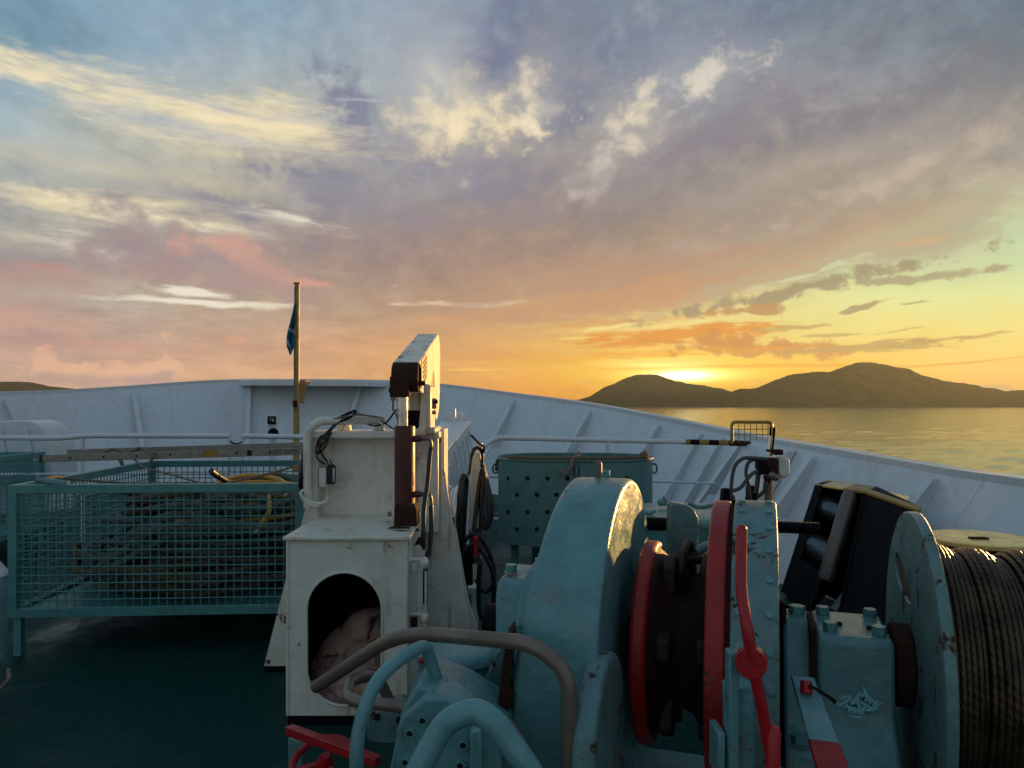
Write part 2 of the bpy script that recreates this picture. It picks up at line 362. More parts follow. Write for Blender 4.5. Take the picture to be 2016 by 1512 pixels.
# pale gaps and bands, upper half
for f in [
  (300,200,350,40,-3,(246,228,188),.95,wispy,.8,.4), (560,232,130,24,-10,(246,228,184),.8,wispy,.8,.8), (560,285,170,26,2,(242,222,178),.75,streaky,.7,.8),
  (250,330,260,20,0,(226,210,176),.5,wispy,.8,.8), (170,395,250,28,0,(250,232,186),.9,wispy,.9,.5), (330,430,160,18,-6,(246,234,200),.85,wispy,.9,.5), (600,430,70,10,-8,(244,240,222),.85,streaky,.7,.4),
  (560,430,110,12,-8,(232,226,204),.6,streaky,.8,.6), (190,482,66,18,-14,(246,236,210),.9,wispy,.9,.5), (90,465,60,8,-6,(225,215,196),.5,streaky,.8,.5),
  (420,205,300,7,-3,(150,165,190),.55,streaky,.4,.6), (330,245,300,13,-3,(158,172,194),.5,wispy,.5,.8), (150,300,200,12,0,(175,182,188),.4,wispy,.5,.8),
  (850,110,110,80,-50,(168,176,190),.6,puff,.7,1.2), (910,225,160,74,28,(224,208,182),.7,puff,1.2,.9), (900,240,110,56,10,(246,228,188),.72,puff2,1.1,.7), (945,258,96,36,-4,(252,232,188),.85,puff2,1.2,.6), (1050,195,40,62,-6,(248,232,200),.85,puff2,1.2,.6), (860,150,70,60,-40,(206,206,200),.6,puff2,1.0,1.2),
  (1230,262,120,42,50,(190,186,186),.6,puff,1.2,1.2), (1255,232,62,32,38,(246,230,190),.8,puff2,1.4,.8), (1200,290,70,26,52,(226,214,196),.7,puff2,1.3,.9), (1165,345,60,24,50,(196,186,180),.6,puff2,1.2,.9), (1390,150,110,36,6,(176,178,190),.5,puff,1.2,1.2), (1385,148,80,30,8,(236,226,200),.75,puff2,1.6,.7), (1440,135,46,22,10,(214,208,198),.6,puff2,1.5,.8), (1330,95,60,24,0,(160,170,186),.5,puff2,1.2,1),
  (1600,325,190,28,14,(184,172,160),.65,puff2,1.1,.8), (1850,290,220,30,20,(192,178,164),.7,puff2,1.2,.8), (1760,350,150,18,16,(196,182,162),.6,puff2,1.2,.7), (1950,380,150,30,10,(186,172,156),.4,deck2,1.0,1.0), (1385,482,60,20,-10,(192,174,160),.6,puff2,1.6,.8),
  (960,80,70,60,-60,(104,116,148),.7,puff,.9,1.0), (1080,110,160,70,-10,(112,122,150),.45,deck2,1.0,1.0), (700,215,70,40,-50,(140,145,165),.6,puff,.9,.9), (880,330,150,40,-8,(132,134,152),.55,deck2,1.0,.9),
  (640,370,150,36,-10,(134,136,154),.6,puff,1.0,.8), (430,405,120,24,-20,(138,138,152),.65,wispy,1.2,.6), (1030,360,150,60,0,(142,136,146),.4,deck2,1,1), (10,385,50,42,0,(140,138,152),.75,puff,1.0,.7),
  (320,470,120,46,-16,(142,136,148),.7,puff,1.2,.6), (250,495,120,30,0,(150,138,146),.6,puff,1.2,.6), (60,510,130,14,-4,(136,138,156),.6,wispy,1,.6),
  (690,192,70,3,2,(206,208,208),.5,fine,.3,.6), (1330,192,60,2.5,1,(176,170,170),.4,fine,.3,.6),
]: cur = feat(cur, *f[:8], amp=f[8]*1.25, soft=f[9]*2.6, bias=.15)
# warm clouds, left half
for f in [
  (455,515,170,46,-16,(158,138,144),.85,puff,1.0,.6,.1), (430,478,64,24,-8,(206,160,146),.55,puff2,1.1,.6,0), (480,505,80,24,-22,(196,152,142),.45,puff,1.2,.8,0), (555,540,80,20,-26,(208,158,142),.5,puff2,1.1,.7,0), (395,468,26,18,0,(214,172,156),.55,puff2,1.0,.5,0), (430,528,230,50,-10,(168,148,144),.8,puff2,.8,.8,0), (510,528,120,34,-22,(202,158,142),.65,puff2,.8,.9,0), (400,478,32,22,0,(208,164,148),.6,puff2,.9,.6,0), (452,484,42,26,-10,(208,162,146),.6,puff2,.9,.6,0), (345,486,22,20,0,(206,158,146),.7,puff2,.8,.4,0), (300,520,120,40,-6,(156,138,144),.6,puff2,.9,.6,0), (420,545,210,24,-3,(176,144,142),.6,puff,1.2,.7,0),
  (70,548,120,36,-4,(186,150,144),.7,puff2,1.0,.9,0), (120,530,60,14,-8,(190,140,136),.6,puff,1.4,.5,0), (600,560,60,10,-8,(222,158,136),.6,puff,1.2,.6,0),
  (400,580,70,10,-2,(240,232,214),.95,wispy,.7,.4,0), (420,600,200,8,0,(244,236,214),.95,wispy,.6,.4,0), (900,597,160,6,2,(244,228,196),.95,wispy,.7,.4,0), (200,600,140,18,0,(182,180,172),.4,wispy,.8,.9,0),
  (60,640,120,26,-12,(200,156,142),.7,puff2,1.2,.6,0), (75,660,66,16,-10,(170,142,144),.7,puff,1.2,.6,0), (250,680,150,12,-2,(208,156,140),.6,puff,1,.7,0), (850,628,62,14,2,(230,160,104),.8,puff,.8,.6,0),
  (460,670,30,7,0,(220,162,132),.6,puff,1,.6,0), (610,672,24,7,0,(224,166,130),.6,puff,1,.6,0), (580,610,200,26,0,(186,150,136),.3,wispy,1,1,0),
  (760,480,260,60,0,(158,136,136),.4,deck2,1.2,1,0), (1050,520,220,40,6,(176,138,124),.35,streaky,1,1,0),
]: cur = feat(cur, *f[:8], amp=f[8], soft=f[9]*1.3, bias=f[10]+.12)
# cumulus row low on the left
for x, y, rx, ry in [(85,716,26,26), (110,730,50,20), (160,728,34,16), (200,733,50,18), (235,730,30,15), (268,732,36,16), (300,722,24,20), (322,708,24,28), (345,728,26,22)]:
    cur = feat(cur, x, y, rx, ry, 0, (230,180,152), .8, puff2, 1.4, .6, .2, .3)
for x, y, rx, ry in [(110,746,60,14), (200,750,90,14), (300,752,60,14), (90,738,20,10), (330,738,20,10)]:
    cur = feat(cur, x, y, rx, ry, 0, (180,152,150), .75, puff2, .7, .8, .1, .3)
for x, y, rx, ry, c in [(378,740,20,9,(226,176,146)), (745,740,16,8,(222,165,120)), (1155,750,26,9,(222,150,86)), (1490,750,26,8,(214,140,84)), (1460,752,22,7,(216,145,80)), (1940,765,44,9,(190,160,116))]:
    cur = feat(cur, x, y, rx, ry, 0, c, .8, puff, .9, .5, .1, .3)
# glow of the hidden sun
def glow(cur, px, py, rx, ry, col, st, p=1.0):
    a, e = AE(px, py); k = 1/F
    w_ = t.N('ShaderNodeVectorMath', operation='MULTIPLY_ADD'); t.set(w_.inputs[0], cur); w_.inputs[1].default_value = (1e-7,)*3; t.set(w_.inputs[2], W2)
    mp = t.N('ShaderNodeMapping', vector_type='TEXTURE'); t.set(mp.inputs[0], w_.outputs[0]); mp.inputs[1].default_value = (a, e, 0); mp.inputs[3].default_value = (rx*k, ry*k, 1)
    L = t.vm('LENGTH', mp.outputs[0])
    return t.mix(t.m('MULTIPLY', t.m('POWER', 2.718, t.m('MULTIPLY', t.m('MULTIPLY', L, L), -p)), st), cur, tuple(col)+(1,))
cur = glow(cur, 1400, 640, 330, 62, lin((246,232,150))[:3], .55)
cur = glow(cur, 1340, 725, 330, 40, lin((255,200,50))[:3], .62)
cur = glow(cur, 1340, 733, 140, 26, (1.0, .72, .09), .95)
cur = glow(cur, 1300, 705, 120, 12, (1.0, .80, .20), .8)
# clouds lit from behind, right half
for f in [
  (1150,560,520,46,8,(182,146,124),.85,deck2,.8,.8), (1500,530,300,34,12,(182,160,132),.8,deck2,.9,.8), (1830,455,330,26,12,(178,168,142),.8,deck2,.9,.8), (1250,600,250,22,9,(196,152,118),.8,streaky,.8,.6),
  (1180,590,420,26,9,(198,150,116),.8,streaky,.8,.6), (1560,572,260,15,9,(156,144,116),.92,puff2,1.2,.5), (1800,550,130,8,3,(166,158,126),.9,puff2,1.2,.5), (1650,505,330,22,14,(186,172,142),.65,deck2,.9,.9), (1880,478,170,10,12,(182,178,146),.6,puff,1.1,.7),
  (1465,612,66,12,-1,(188,146,100),.95,puff2,1.1,.4), (1383,621,18,4,0,(200,150,96),.9,puff,.8,.4), (1700,607,66,6,9,(166,152,112),.9,puff2,1.2,.4), (1830,597,24,3,6,(176,166,120),.8,puff,1,.4),
  (1160,640,180,8,4,(212,158,100),.7,streaky,.7,.6), (1330,662,200,20,3,(226,146,66),.95,streaky,.8,.4), (1430,672,110,14,-4,(212,140,74),.85,puff2,1.2,.5), (1480,686,150,20,-3,(204,142,84),.9,puff2,1.2,.4), (1700,684,190,10,2,(186,156,98),.92,streaky,.9,.4), (1840,672,90,4,6,(180,156,100),.8,streaky,.9,.4),
  (1560,645,90,5,4,(190,160,100),.8,streaky,.9,.4), (1630,659,60,3,0,(186,158,100),.7,streaky,.8,.4), (1920,665,60,5,10,(194,160,100),.8,streaky,1,.4), (1780,652,40,3,6,(200,170,110),.7,puff,1,.4),
  (1250,700,260,9,2,(238,160,50),.6,streaky,.9,.5), (1330,722,170,4,0,(245,170,36),.8,streaky,.6,.5), (1500,722,200,4,0,(230,160,60),.6,streaky,.8,.5), (1860,714,160,3,3,(220,150,74),.7,streaky,.5,.6), (1000,700,200,10,0,(224,152,84),.4,streaky,.8,.8),
  (1800,476,34,7,4,(214,172,128),.5,puff,1.4,.6),
]: cur = feat(cur, *f[:8], amp=f[8], soft=f[9], bias=.22)
for f in [(1200,645,100,6,7,(244,226,144),.75,streaky,.8,.5), (1140,668,40,4,3,(244,214,120),.7,streaky,.8,.5), (1330,640,150,8,5,(246,232,150),.5,streaky,.7,.6), (940,727,110,3,1,(246,196,92),.8,streaky,.5,.6), (1580,540,160,7,12,(206,214,172),.7,streaky,.8,.6), (1290,705,60,4,0,(255,226,90),.9,streaky,.6,.5)]:
    cur = feat(cur, *f[:8], amp=f[8], soft=f[9])
cur = glow(cur, 1300, 718, 75, 6, (1.3, 1.0, .30), .9)
cur = glow(cur, 1345, 738, 90, 12, (2.2, 1.5, .35), 1.0)
cur = glow(cur, 1345, 739, 45, 8, (4.0, 3.4, 1.8), 1.0)
# physical sky for the part of the dome behind the photographer
sky = t.N('ShaderNodeTexSky', sky_type='NISHITA'); sky.sun_disc = False; sky.sun_elevation = SUN_EL; sky.sun_rotation = math.radians(48)
rear = t.mr(sp.outputs[1], .1, -.5, 0, 1, True)
cur = t.vm('ADD', cur, t.vm('SCALE', sky.outputs[0], t.m('MULTIPLY', rear, .05)))
cur = t.vm('SCALE', cur, t.m('MULTIPLY', t.mr(sp.outputs[1], .25, -.35, 1.0, REARK, True), t.mr(sp.outputs[2], -.02, -.1, 1, .25)))
t.set(bg.inputs[0], cur); bg.inputs[1].default_value = 2**-.7
W.cycles.sampling_method = 'MANUAL'; W.cycles.sample_map_resolution = 1024

sl = bpy.data.lights.new('sun', 'SUN'); so = bpy.data.objects.new('sun', sl); COL.objects.link(so)
sl.energy = 5.0; sl.angle = math.radians(1.5); sl.color = (1, .54, .17)
sd = Vector((math.sin(SUN_AZ)*math.cos(SUN_EL), math.cos(SUN_AZ)*math.cos(SUN_EL), math.sin(SUN_EL)))
SL_AZ = math.radians(43)
sd = Vector((math.sin(SL_AZ)*math.cos(SUN_EL), math.cos(SL_AZ)*math.cos(SUN_EL), math.sin(SUN_EL)))
so.rotation_euler = sd.to_track_quat('Z', 'Y').to_euler(); so.location = (3, 20, 6)

# ---------------------------------------------------------------- sea, hills, haze
SEA = -6.0
m, t, b = mat('sea_water'); co = t.N('ShaderNodeTexCoord').outputs['Object']
n1 = t.noise(t.map(co, (.55, 1.0, 1), (0, 0, .12)), .20, 8, .62, .3); n2 = t.noise(t.map(co, (.5, 1.1, 1), (0, 0, -.2)), 2.6, 4, .6, .2); n3 = t.noise(t.map(co, (.3, 1, 1)), .035, 3, .5)
h = t.m('ADD', t.m('MULTIPLY', n1, 1.0), t.m('MULTIPLY', n2, .25))
h = t.m('MULTIPLY', h, t.mr(n3, .35, .65, .55, 1.0))
bp = t.N('ShaderNodeBump', {'Height': h}); bp.inputs['Strength'].default_value = .35; bp.inputs['Distance'].default_value = .4
b.inputs['Base Color'].default_value = (.012, .035, .04, 1); b.inputs['Roughness'].default_value = .10; b.inputs['IOR'].default_value = 6.0
t.set(b.inputs['Normal'], bp)
azs = [math.radians(3+38*i/430) for i in range(431)]+[math.radians(41+322*i/150) for i in range(1, 150)]
rs = [.5, 8, 16, 24]+[7.7*1024/2/696/(.5*1024/2016*0+1) for _ in ()]+[7.7*F/(300-298.6*(i/300)**.92) for i in range(301)]
vs = []; fs = []; NA = len(azs)
for r_ in rs:
    am = .17*min(1, r_/30)*(1 if r_ < 2500 else 0)
    for a_ in azs:
        x, y = math.sin(a_)*r_, math.cos(a_)*r_
        h_ = mnoise.noise(Vector((x*.10+y*.02, y*.16, 0)))*1.2+mnoise.noise(Vector((x*.28, y*.42, 5)))*.8+mnoise.noise(Vector((x*.8, y*1.1, 9)))*.28 if am else 0
        g_ = .55+.9*max(0, mnoise.noise(Vector((x*.012, y*.02, 3)))+.3)
        vs.append((x, y, SEA+h_*am*g_))
for i in range(len(rs)-1):
    for k in range(NA): j = (k+1) % NA; fs.append((i*NA+k, i*NA+j, (i+1)*NA+j, (i+1)*NA+k))
me = bpy.data.meshes.new('sea'); me.from_pydata(vs, [], fs); me.materials.append(m)
for p_ in me.polygons: p_.use_smooth = True
o = bpy.data.objects.new('sea', me); COL.objects.link(o); tag(o, kind='structure')
hm, t, b = mat('hill_heath'); co = t.N('ShaderNodeTexCoord').outputs['Object']
n = t.noise(co, .012, 8, .65); t.set(b.inputs['Base Color'], t.ramp(n, [(.3, (.022, .032, .014, 1)), (.5, (.040, .050, .024, 1)), (.7, (.085, .072, .04, 1))])); b.inputs['Roughness'].default_value = 1
b.inputs['Specular IOR Level'].default_value = 0
def hill(pts, D, depth, seed):
    cols = []
    xs = [p[0] for p in pts]
    n = int((xs[-1]-xs[0])/2.5)
    for i in range(n+1):
        x = xs[0]+(xs[-1]-xs[0])*i/n
        k = max(0, min(len(pts)-2, sum(1 for q in xs if q <= x)-1)); s = (x-xs[k])/(xs[k+1]-xs[k]); y = pts[k][1]*(1-s)+pts[k+1][1]*s
        y += (mnoise.noise(Vector((x*.06, seed, 0)))*1.6+mnoise.noise(Vector((x*.21, seed, 3)))*.9)*min(1, (HY-y)/15)
        cols.append((x, y))
    M = 14; vs = []; fs = []
    for i, (x, y) in enumerate(cols):
        hh = (HY-y)/F*D+H-SEA
        for j in range(M+1):
            u = j/M; Y = D+depth*(u-.45)
            f = math.sin(min(1, u/.45)*PI/2)**1.15 if u < .45 else math.cos((u-.45)/.55*PI/2)**1.2
            g = mnoise.fractal(Vector((x*.02, u*5, seed)), 1, 2, 4)*.16*math.sin(min(1, u/.45)*PI) if u < .45 else 0
            vs.append(((x-CX)/F*D*(1+(u-.45)*.05), Y, SEA-1+(hh+1)*max(0, min(f+g, .985*Y/D if u < .44 else 1))))
    for i in range(len(cols)-1):
        for j in range(M): a = i*(M+1)+j; fs.append((a, a+1, a+M+2, a+M+1))
    return MB().add(vs, fs)
hill([(1085,799),(1120,792),(1150,783),(1165,778),(1190,762),(1215,752),(1240,741),(1262,735.5),(1290,737),(1320,746),(1345,753),(1380,758),(1420,764),(1440,772),(1452,774),(1490,784),(1530,799)], 5600, 900, 1.3).build('hills', hm, smooth=60)['kind'] = 'structure'
hill([(1440,799),(1450,768),(1460,765),(1492,764),(1520,752),(1555,737),(1585,733),(1612,731),(1640,731),(1660,723),(1688,713),(1706,711),(1740,716),(1780,727),(1805,739),(1840,747),(1880,752),(1920,762),(1945,764),(1975,772),(2000,768),(2030,768),(2100,772),(2200,780),(2320,792),(2400,799)], 5000, 1100, 5.7).build('hills', hm, smooth=60)['kind'] = 'structure'
hill([(-420,799),(-300,780),(-160,762),(-60,753),(20,750.5),(50,751),(75,756),(105,761),(140,764),(190,772),(260,785),(330,799)], 5200, 900, 9.1).build('hills', hm, smooth=60)['kind'] = 'structure'
hz = bpy.data.materials.new('haze_air'); hz.use_nodes = True; t = NT(hz.node_tree)
for q in list(t.n):
    if q.type != 'OUTPUT_MATERIAL': t.n.remove(q)
    else: out = q
pv = t.N('ShaderNodeVolumePrincipled'); pv.inputs['Color'].default_value = (.86, .95, .82, 1); pv.inputs['Density'].default_value = 2.7e-5; pv.inputs['Anisotropy'].default_value = .35
t.l.new(pv.outputs[0], out.inputs['Volume'])
try: hz.cycles.homogeneous_volume = True
except Exception: pass
if HAZE: tag(MB().box((0, 0, 200), (15800, 15800, 414)).build('haze', hz, smooth=0, origin=(0, 0, 0)), kind='stuff')
# ---------------------------------------------------------------- materials
WHITE = paint('white_ship_paint', (.72, .75, .76), rough=.36, bump=.05, bscale=14, dirt=.10, dirtcol=(.42, .40, .34), streak=.10, lump=1.5, var=.10)
CREAM = paint('aged_white_paint', (.80, .77, .66), rough=.34, bump=.28, bscale=30, dirt=.5, dirtcol=(.52, .40, .22), streak=1.0, chips=.36, var=.14, lump=.6)
TEAL = paint('teal_machine_paint', (.14, .335, .34), rough=.28, bump=.5, bscale=30, dirt=.25, dirtcol=(.07, .16, .15), chips=.28, lump=1.2, streak=.35)
TEALW = paint('worn_teal_paint', (.135, .275, .27), rough=.38, streak=.4, bump=.7, bscale=44, dirt=.5, dirtcol=(.06, .11, .10), chips=.62, chipcol=(.07, .035, .02))
CAGE = paint('green_cage_paint', (.09, .30, .285), rough=.42, bump=.2, dirt=.3, dirtcol=(.05, .08, .07), chips=.08)
RED = paint('red_paint', (.45, .010, .016), rough=.32, bump=.25, dirt=.1, dirtcol=(.12, .01, .01), spec=.5)
REDW = paint('worn_red_paint', (.36, .010, .009), rough=.42, bump=.6, bscale=40, dirt=.35, dirtcol=(.06, .01, .01), chips=.45, chipcol=(.10, .045, .02))
MAROON = paint('red_oxide_paint', (.11, .010, .006), rough=.42, bump=.2, dirt=.4, dirtcol=(.05, .02, .012), chips=.2)
RUST = paint('rusted_steel', (.055, .022, .014), rough=.85, bump=.8, bscale=50, dirt=.6, dirtcol=(.03, .018, .012), chips=.4, chipcol=(.04, .02, .015), spec=.2)
BLACKM = plain('black_steel', (.004, .0055, .006), .6, bump=.2, spec=.12)
RUBBER = plain('black_rubber', (.007, .007, .008), .38, bump=.15)
DARK = plain('dark_void', (.003, .004, .004), .9)
CHROME = plain('chromed_steel', (.62, .62, .60), .16, 1.0, var=.1)
STEEL = paint('galvanised_pipe', (.23, .18, .135), rough=.40, bump=.22, bscale=70, dirt=.4, dirtcol=(.11, .08, .055), metal=.35, second=(.15, .20, .19))
ALU = plain('weathered_aluminium', (.30, .28, .235), .5, .3, bump=.15)
YEL = paint('yellow_paint', (.40, .23, .03), rough=.4, bump=.2, dirt=.3, dirtcol=(.2, .12, .03), chips=.2)
YCAP = paint('faded_yellow_cap', (1.0, .60, .17), rough=.24, bump=.12, bscale=40, dirt=.2, dirtcol=(.30, .24, .10), chips=.2)
WOOD = paint('ochre_pole_paint', (.52, .30, .08), rough=.5, bump=.2, dirt=.3, dirtcol=(.16, .09, .04))
HOSEY = plain('yellow_hose_rubber', (.62, .30, .04), .45, bump=.1)
ROPEG = plain('grey_green_rope', (.15, .175, .15), .9, bump=.8, bscale=160, var=.5)
ROPEB = plain('brown_rope', (.17, .13, .08), .95, bump=.8, bscale=160, var=.5)
ROPEL = plain('pale_rope', (.26, .22, .16), .9, bump=.8, bscale=200, var=.4)
SACKM = plain('dusty_plastic_sack', (.46, .27, .20), .5, bump=.4, bscale=20, var=.4)
NAVY = plain('flag_blue', (.012, .07, .13), .8, bump=.2, var=.3)
FLAGW = plain('flag_white', (.40, .46, .50), .8, bump=.2, var=.2)
INK = plain('marker_ink', (.035, .035, .03), .8)
SIGNW = plain('sign_white', (.6, .6, .58), .5)
# greasy steel wire
WIRE, t, b = mat('greased_wire_rope')
co = t.N('ShaderNodeTexCoord').outputs['UV']
s_ = t.N('ShaderNodeSeparateXYZ', {0: co})
tw = t.m('SINE', t.m('ADD', t.m('MULTIPLY', s_.outputs[0], 260.0), t.m('MULTIPLY', s_.outputs[1], 6.283*3)))
nn = t.noise(t.N('ShaderNodeTexCoord').outputs['Object'], 14, 5, .6)
t.set(b.inputs['Base Color'], t.mix(t.mr(nn, .35, .65), (.030, .020, .012, 1), (.10, .062, .03, 1))); b.inputs['Metallic'].default_value = .55; b.inputs['Roughness'].default_value = .42
bp = t.N('ShaderNodeBump', {'Height': tw}); bp.inputs['Strength'].default_value = .25; bp.inputs['Distance'].default_value = .003; t.set(b.inputs['Normal'], bp)
# green deck paint: worn, damp in places
DECKM, t, b = mat('green_deck_paint'); co = t.N('ShaderNodeTexCoord').outputs['Object']
n1 = t.noise(co, .9, 6, .6, .4); n2 = t.noise(co, 6, 7, .65); n3 = t.noise(co, 60, 4, .6)
base = t.mix(t.mr(n2, .3, .7), (.003, .048, .036, 1), (.004, .032, .027, 1)); base = t.mix(t.mr(n1, .60, .72, 0, .5, True), base, (.02, .045, .038, 1))
sc_ = t.noise(t.map(co, (3, 14, 1), (0, 0, .5)), 1, 6, .7); base = t.mix(t.mr(sc_, .68, .74, 0, .3), base, (.05, .07, .065, 1))
dp = t.vm('LENGTH', t.map(t.vm('ADD', co, t.vm('SCALE', t.noise(co, 5, 4, .6, col=True), .25)), (1/.42, 1/.75, 1), (0, 0, .45), (3.62/.42*1, -4, 0)))
t.set(b.inputs['Base Color'], base)
t.set(b.inputs['Roughness'], t.m('SUBTRACT', t.mr(n2, .3, .7, .5, .68), t.mr(n1, .45, .62, 0, .22, True)))
bp = t.N('ShaderNodeBump', {'Height': t.m('ADD', n3, t.m('MULTIPLY', n2, 2))}); bp.inputs['Strength'].default_value = .3; bp.inputs['Distance'].default_value = .01; t.set(b.inputs['Normal'], bp)
b.inputs['Specular IOR Level'].default_value = .10
SHEEN, t, b = mat('scuffed_deck_sheen'); co = t.N('ShaderNodeTexCoord').outputs['Object']  # scuffed paint, its pale colour also standing in for wet sheen
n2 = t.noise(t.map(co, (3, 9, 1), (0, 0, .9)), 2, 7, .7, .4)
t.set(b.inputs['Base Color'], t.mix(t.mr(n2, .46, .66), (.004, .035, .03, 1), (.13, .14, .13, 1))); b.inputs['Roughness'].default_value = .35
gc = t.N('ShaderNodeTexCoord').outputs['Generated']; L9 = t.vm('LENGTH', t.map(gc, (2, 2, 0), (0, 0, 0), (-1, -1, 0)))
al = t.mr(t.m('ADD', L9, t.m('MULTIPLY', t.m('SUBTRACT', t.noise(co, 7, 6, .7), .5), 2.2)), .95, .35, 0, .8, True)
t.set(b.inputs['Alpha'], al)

def dz(Y): return 0 if Y < 7.5 else .05*(Y-7.5)
def rope(mb, pts, r, lobes=3, lay=9.0, seg=9, step=.02, amp=.20, closed=False):
    """three-strand rope: a lobed tube whose section turns along its length"""
    pts = [Vector(p) for p in pts]; out = [pts[0]]; acc = 0
    for a, b in zip(pts, pts[1:]):
        L = (b-a).length
        while acc+L >= step and L > 0:
            k = (step-acc)/L; a = a.lerp(b, k); out.append(a); L = (b-a).length; acc = 0
        acc += L
    prev = None; vs = []; fs = []; n = len(out)
    for i in range(n):
        t_ = (out[min(i+1, n-1)]-out[max(i-1, 0)]).normalized()
        u = t_.orthogonal().normalized() if prev is None else (prev-t_*prev.dot(t_)).normalized()
        prev = u; w = t_.cross(u); ph = i*step/(r*lay)*2*PI
        for k in range(seg):
            th = 2*PI*k/seg; q = r*(1+amp*math.cos(lobes*(th-ph)))
            vs.append(out[i]+(u*math.cos(th)+w*math.sin(th))*q)
    for i in range(n-1):
        for k in range(seg): fs.append((i*seg+k, i*seg+(k+1) % seg, (i+1)*seg+(k+1) % seg, (i+1)*seg+k))
    fs += [tuple(range(seg-1, -1, -1)), tuple((n-1)*seg+k for k in range(seg))]
    return mb.add(vs, fs)
def wob(i, s, a): return Vector((mnoise.noise(Vector((i*s, a, 0))), mnoise.noise(Vector((i*s, a, 7))), mnoise.noise(Vector((i*s, a, 13)))))
# ---------------------------------------------------------------- bulwark, deck, hull
RAIL = [(-1500, 880, 6.2), (-700, 812, 8.4), (-300, 788, 10.0), (0, 773, 12), (130, 768, 12.9), (260, 760, 13.6), (380, 751.5, 14.2), (470, 748, 14.8), (620, 747.5, 15.05), (760, 749.5, 14.8), (870, 757, 14.2),
        (1020, 776, 13.2), (1160, 795, 12.0), (1310, 823, 10.6), (1475, 857, 9.0), (1619, 882, 7.6), (1860, 923, 6.2), (2016, 945, 5.25), (2420, 1003, 4.1), (3400, 1150, 2.6)]
RP = [P(*p) for p in RAIL]; RP = [Vector((-9.4, -4, 1.3)), Vector((-9.6, 2, 1.4))]+RP[1:]+[Vector((4.6, -4, 1.05))]
RP = [p for p in RP]
RS = spline(RP, 12)
def nrm(pl, i):
    t_ = pl[min(i+1, len(pl)-1)]-pl[max(i-1, 0)]; t_.z = 0; t_.normalize(); return Vector((t_.y, -t_.x, 0))   # inboard
FL = .62
def foot(p, n):
    b_ = p+n*FL*(p.z-dz(p.y)); z = dz(b_.y); b_ = p+n*FL*(p.z-z); b_.z = z; return b_
NS = [nrm(RS, i) for i in range(len(RS))]
FT = [foot(p, n) for p, n in zip(RS, NS)]
BW = empty('bulwark', (RS[50].x, 8, 0), 'white flared steel bulwark curving round the bow, stiffened by leaning ribs', 'bulwark')
mb = MB(); M = 18; idx = {}; vs = []; fs = []
def proj(p): return (CX+F*p.x/p.y, HY-(p.z-H)/p.y*F) if p.y > .2 else (9e9, 0)
TH = .014
for i, (p, q) in enumerate(zip(RS, FT)):
    for j in range(M+1):
        v = p.lerp(q, j/M); vs.append(v)
nn_ = len(vs)
for i, n in enumerate(NS):
    for j in range(M+1): vs.append(vs[i*(M+1)+j]-n*TH)
holes = set()
hi = [i for i in range(len(RS)-1) if RS[i].y > 3 and 1655 < proj(vs[i*(M+1)+5])[0] < 1802]
for i in hi:
    for j in range(4, 15):
        if not (i in (hi[0], hi[-1]) and j in (4, 14)): holes.add((i, j))
for i in range(len(RS)-1):
    for j in range(M):
        if (i, j) in holes: continue
        a = i*(M+1)+j; fs.append((a, a+1, a+M+2, a+M+1)); fs.append((a+nn_, a+M+1+nn_, a+M+2+nn_, a+1+nn_))
        for (di, dj), e in (((-1, 0), (a, a+1)), ((1, 0), (a+M+1, a+M+2)), ((0, -1), (a, a+M+1)), ((0, 1), (a+1, a+M+2))):
            if (i+di, j+dj) in holes: fs.append((e[0], e[1], e[1]+nn_, e[0]+nn_))
mb.add(vs, fs).build('plating', WHITE, BW, smooth=50)
mb = MB(); vs = []; fs = []
sec = [(.03, -.055), (.03, .012), (-.15, .012), (-.15, -.012), (.012, -.012), (.012, -.055)]
for p, n in zip(RS, NS):
    for a, z in sec: vs.append(p+n*a+Vector((0, 0, z)))
for i in range(len(RS)-1):
    for k in range(6): fs.append((i*6+k, i*6+(k+1) % 6, i*6+6+(k+1) % 6, i*6+6+k))
mb.add(vs, fs).build('rail_cap', WHITE, BW, smooth=30)
# breasthook across the stem
st = [i for i, p in enumerate(RS) if p.y > 14.3 and 470 <= proj(p)[0] <= 772]
poly = [RS[i]+Vector((0, -.01, -.014)) for i in st]; inner = [Vector((p.x*.93-.28, min(p.y-.42, 14.42), p.z)) for p in (poly[0], poly[-1])]
top = poly+[Vector((poly[-1].x-.42, 14.3, poly[-1].z)), Vector((poly[0].x+.42, 14.3, poly[0].z))]
MB().prism(top, (0, 0, -.11)).build('breasthook', WHITE, BW, bevel=.012)
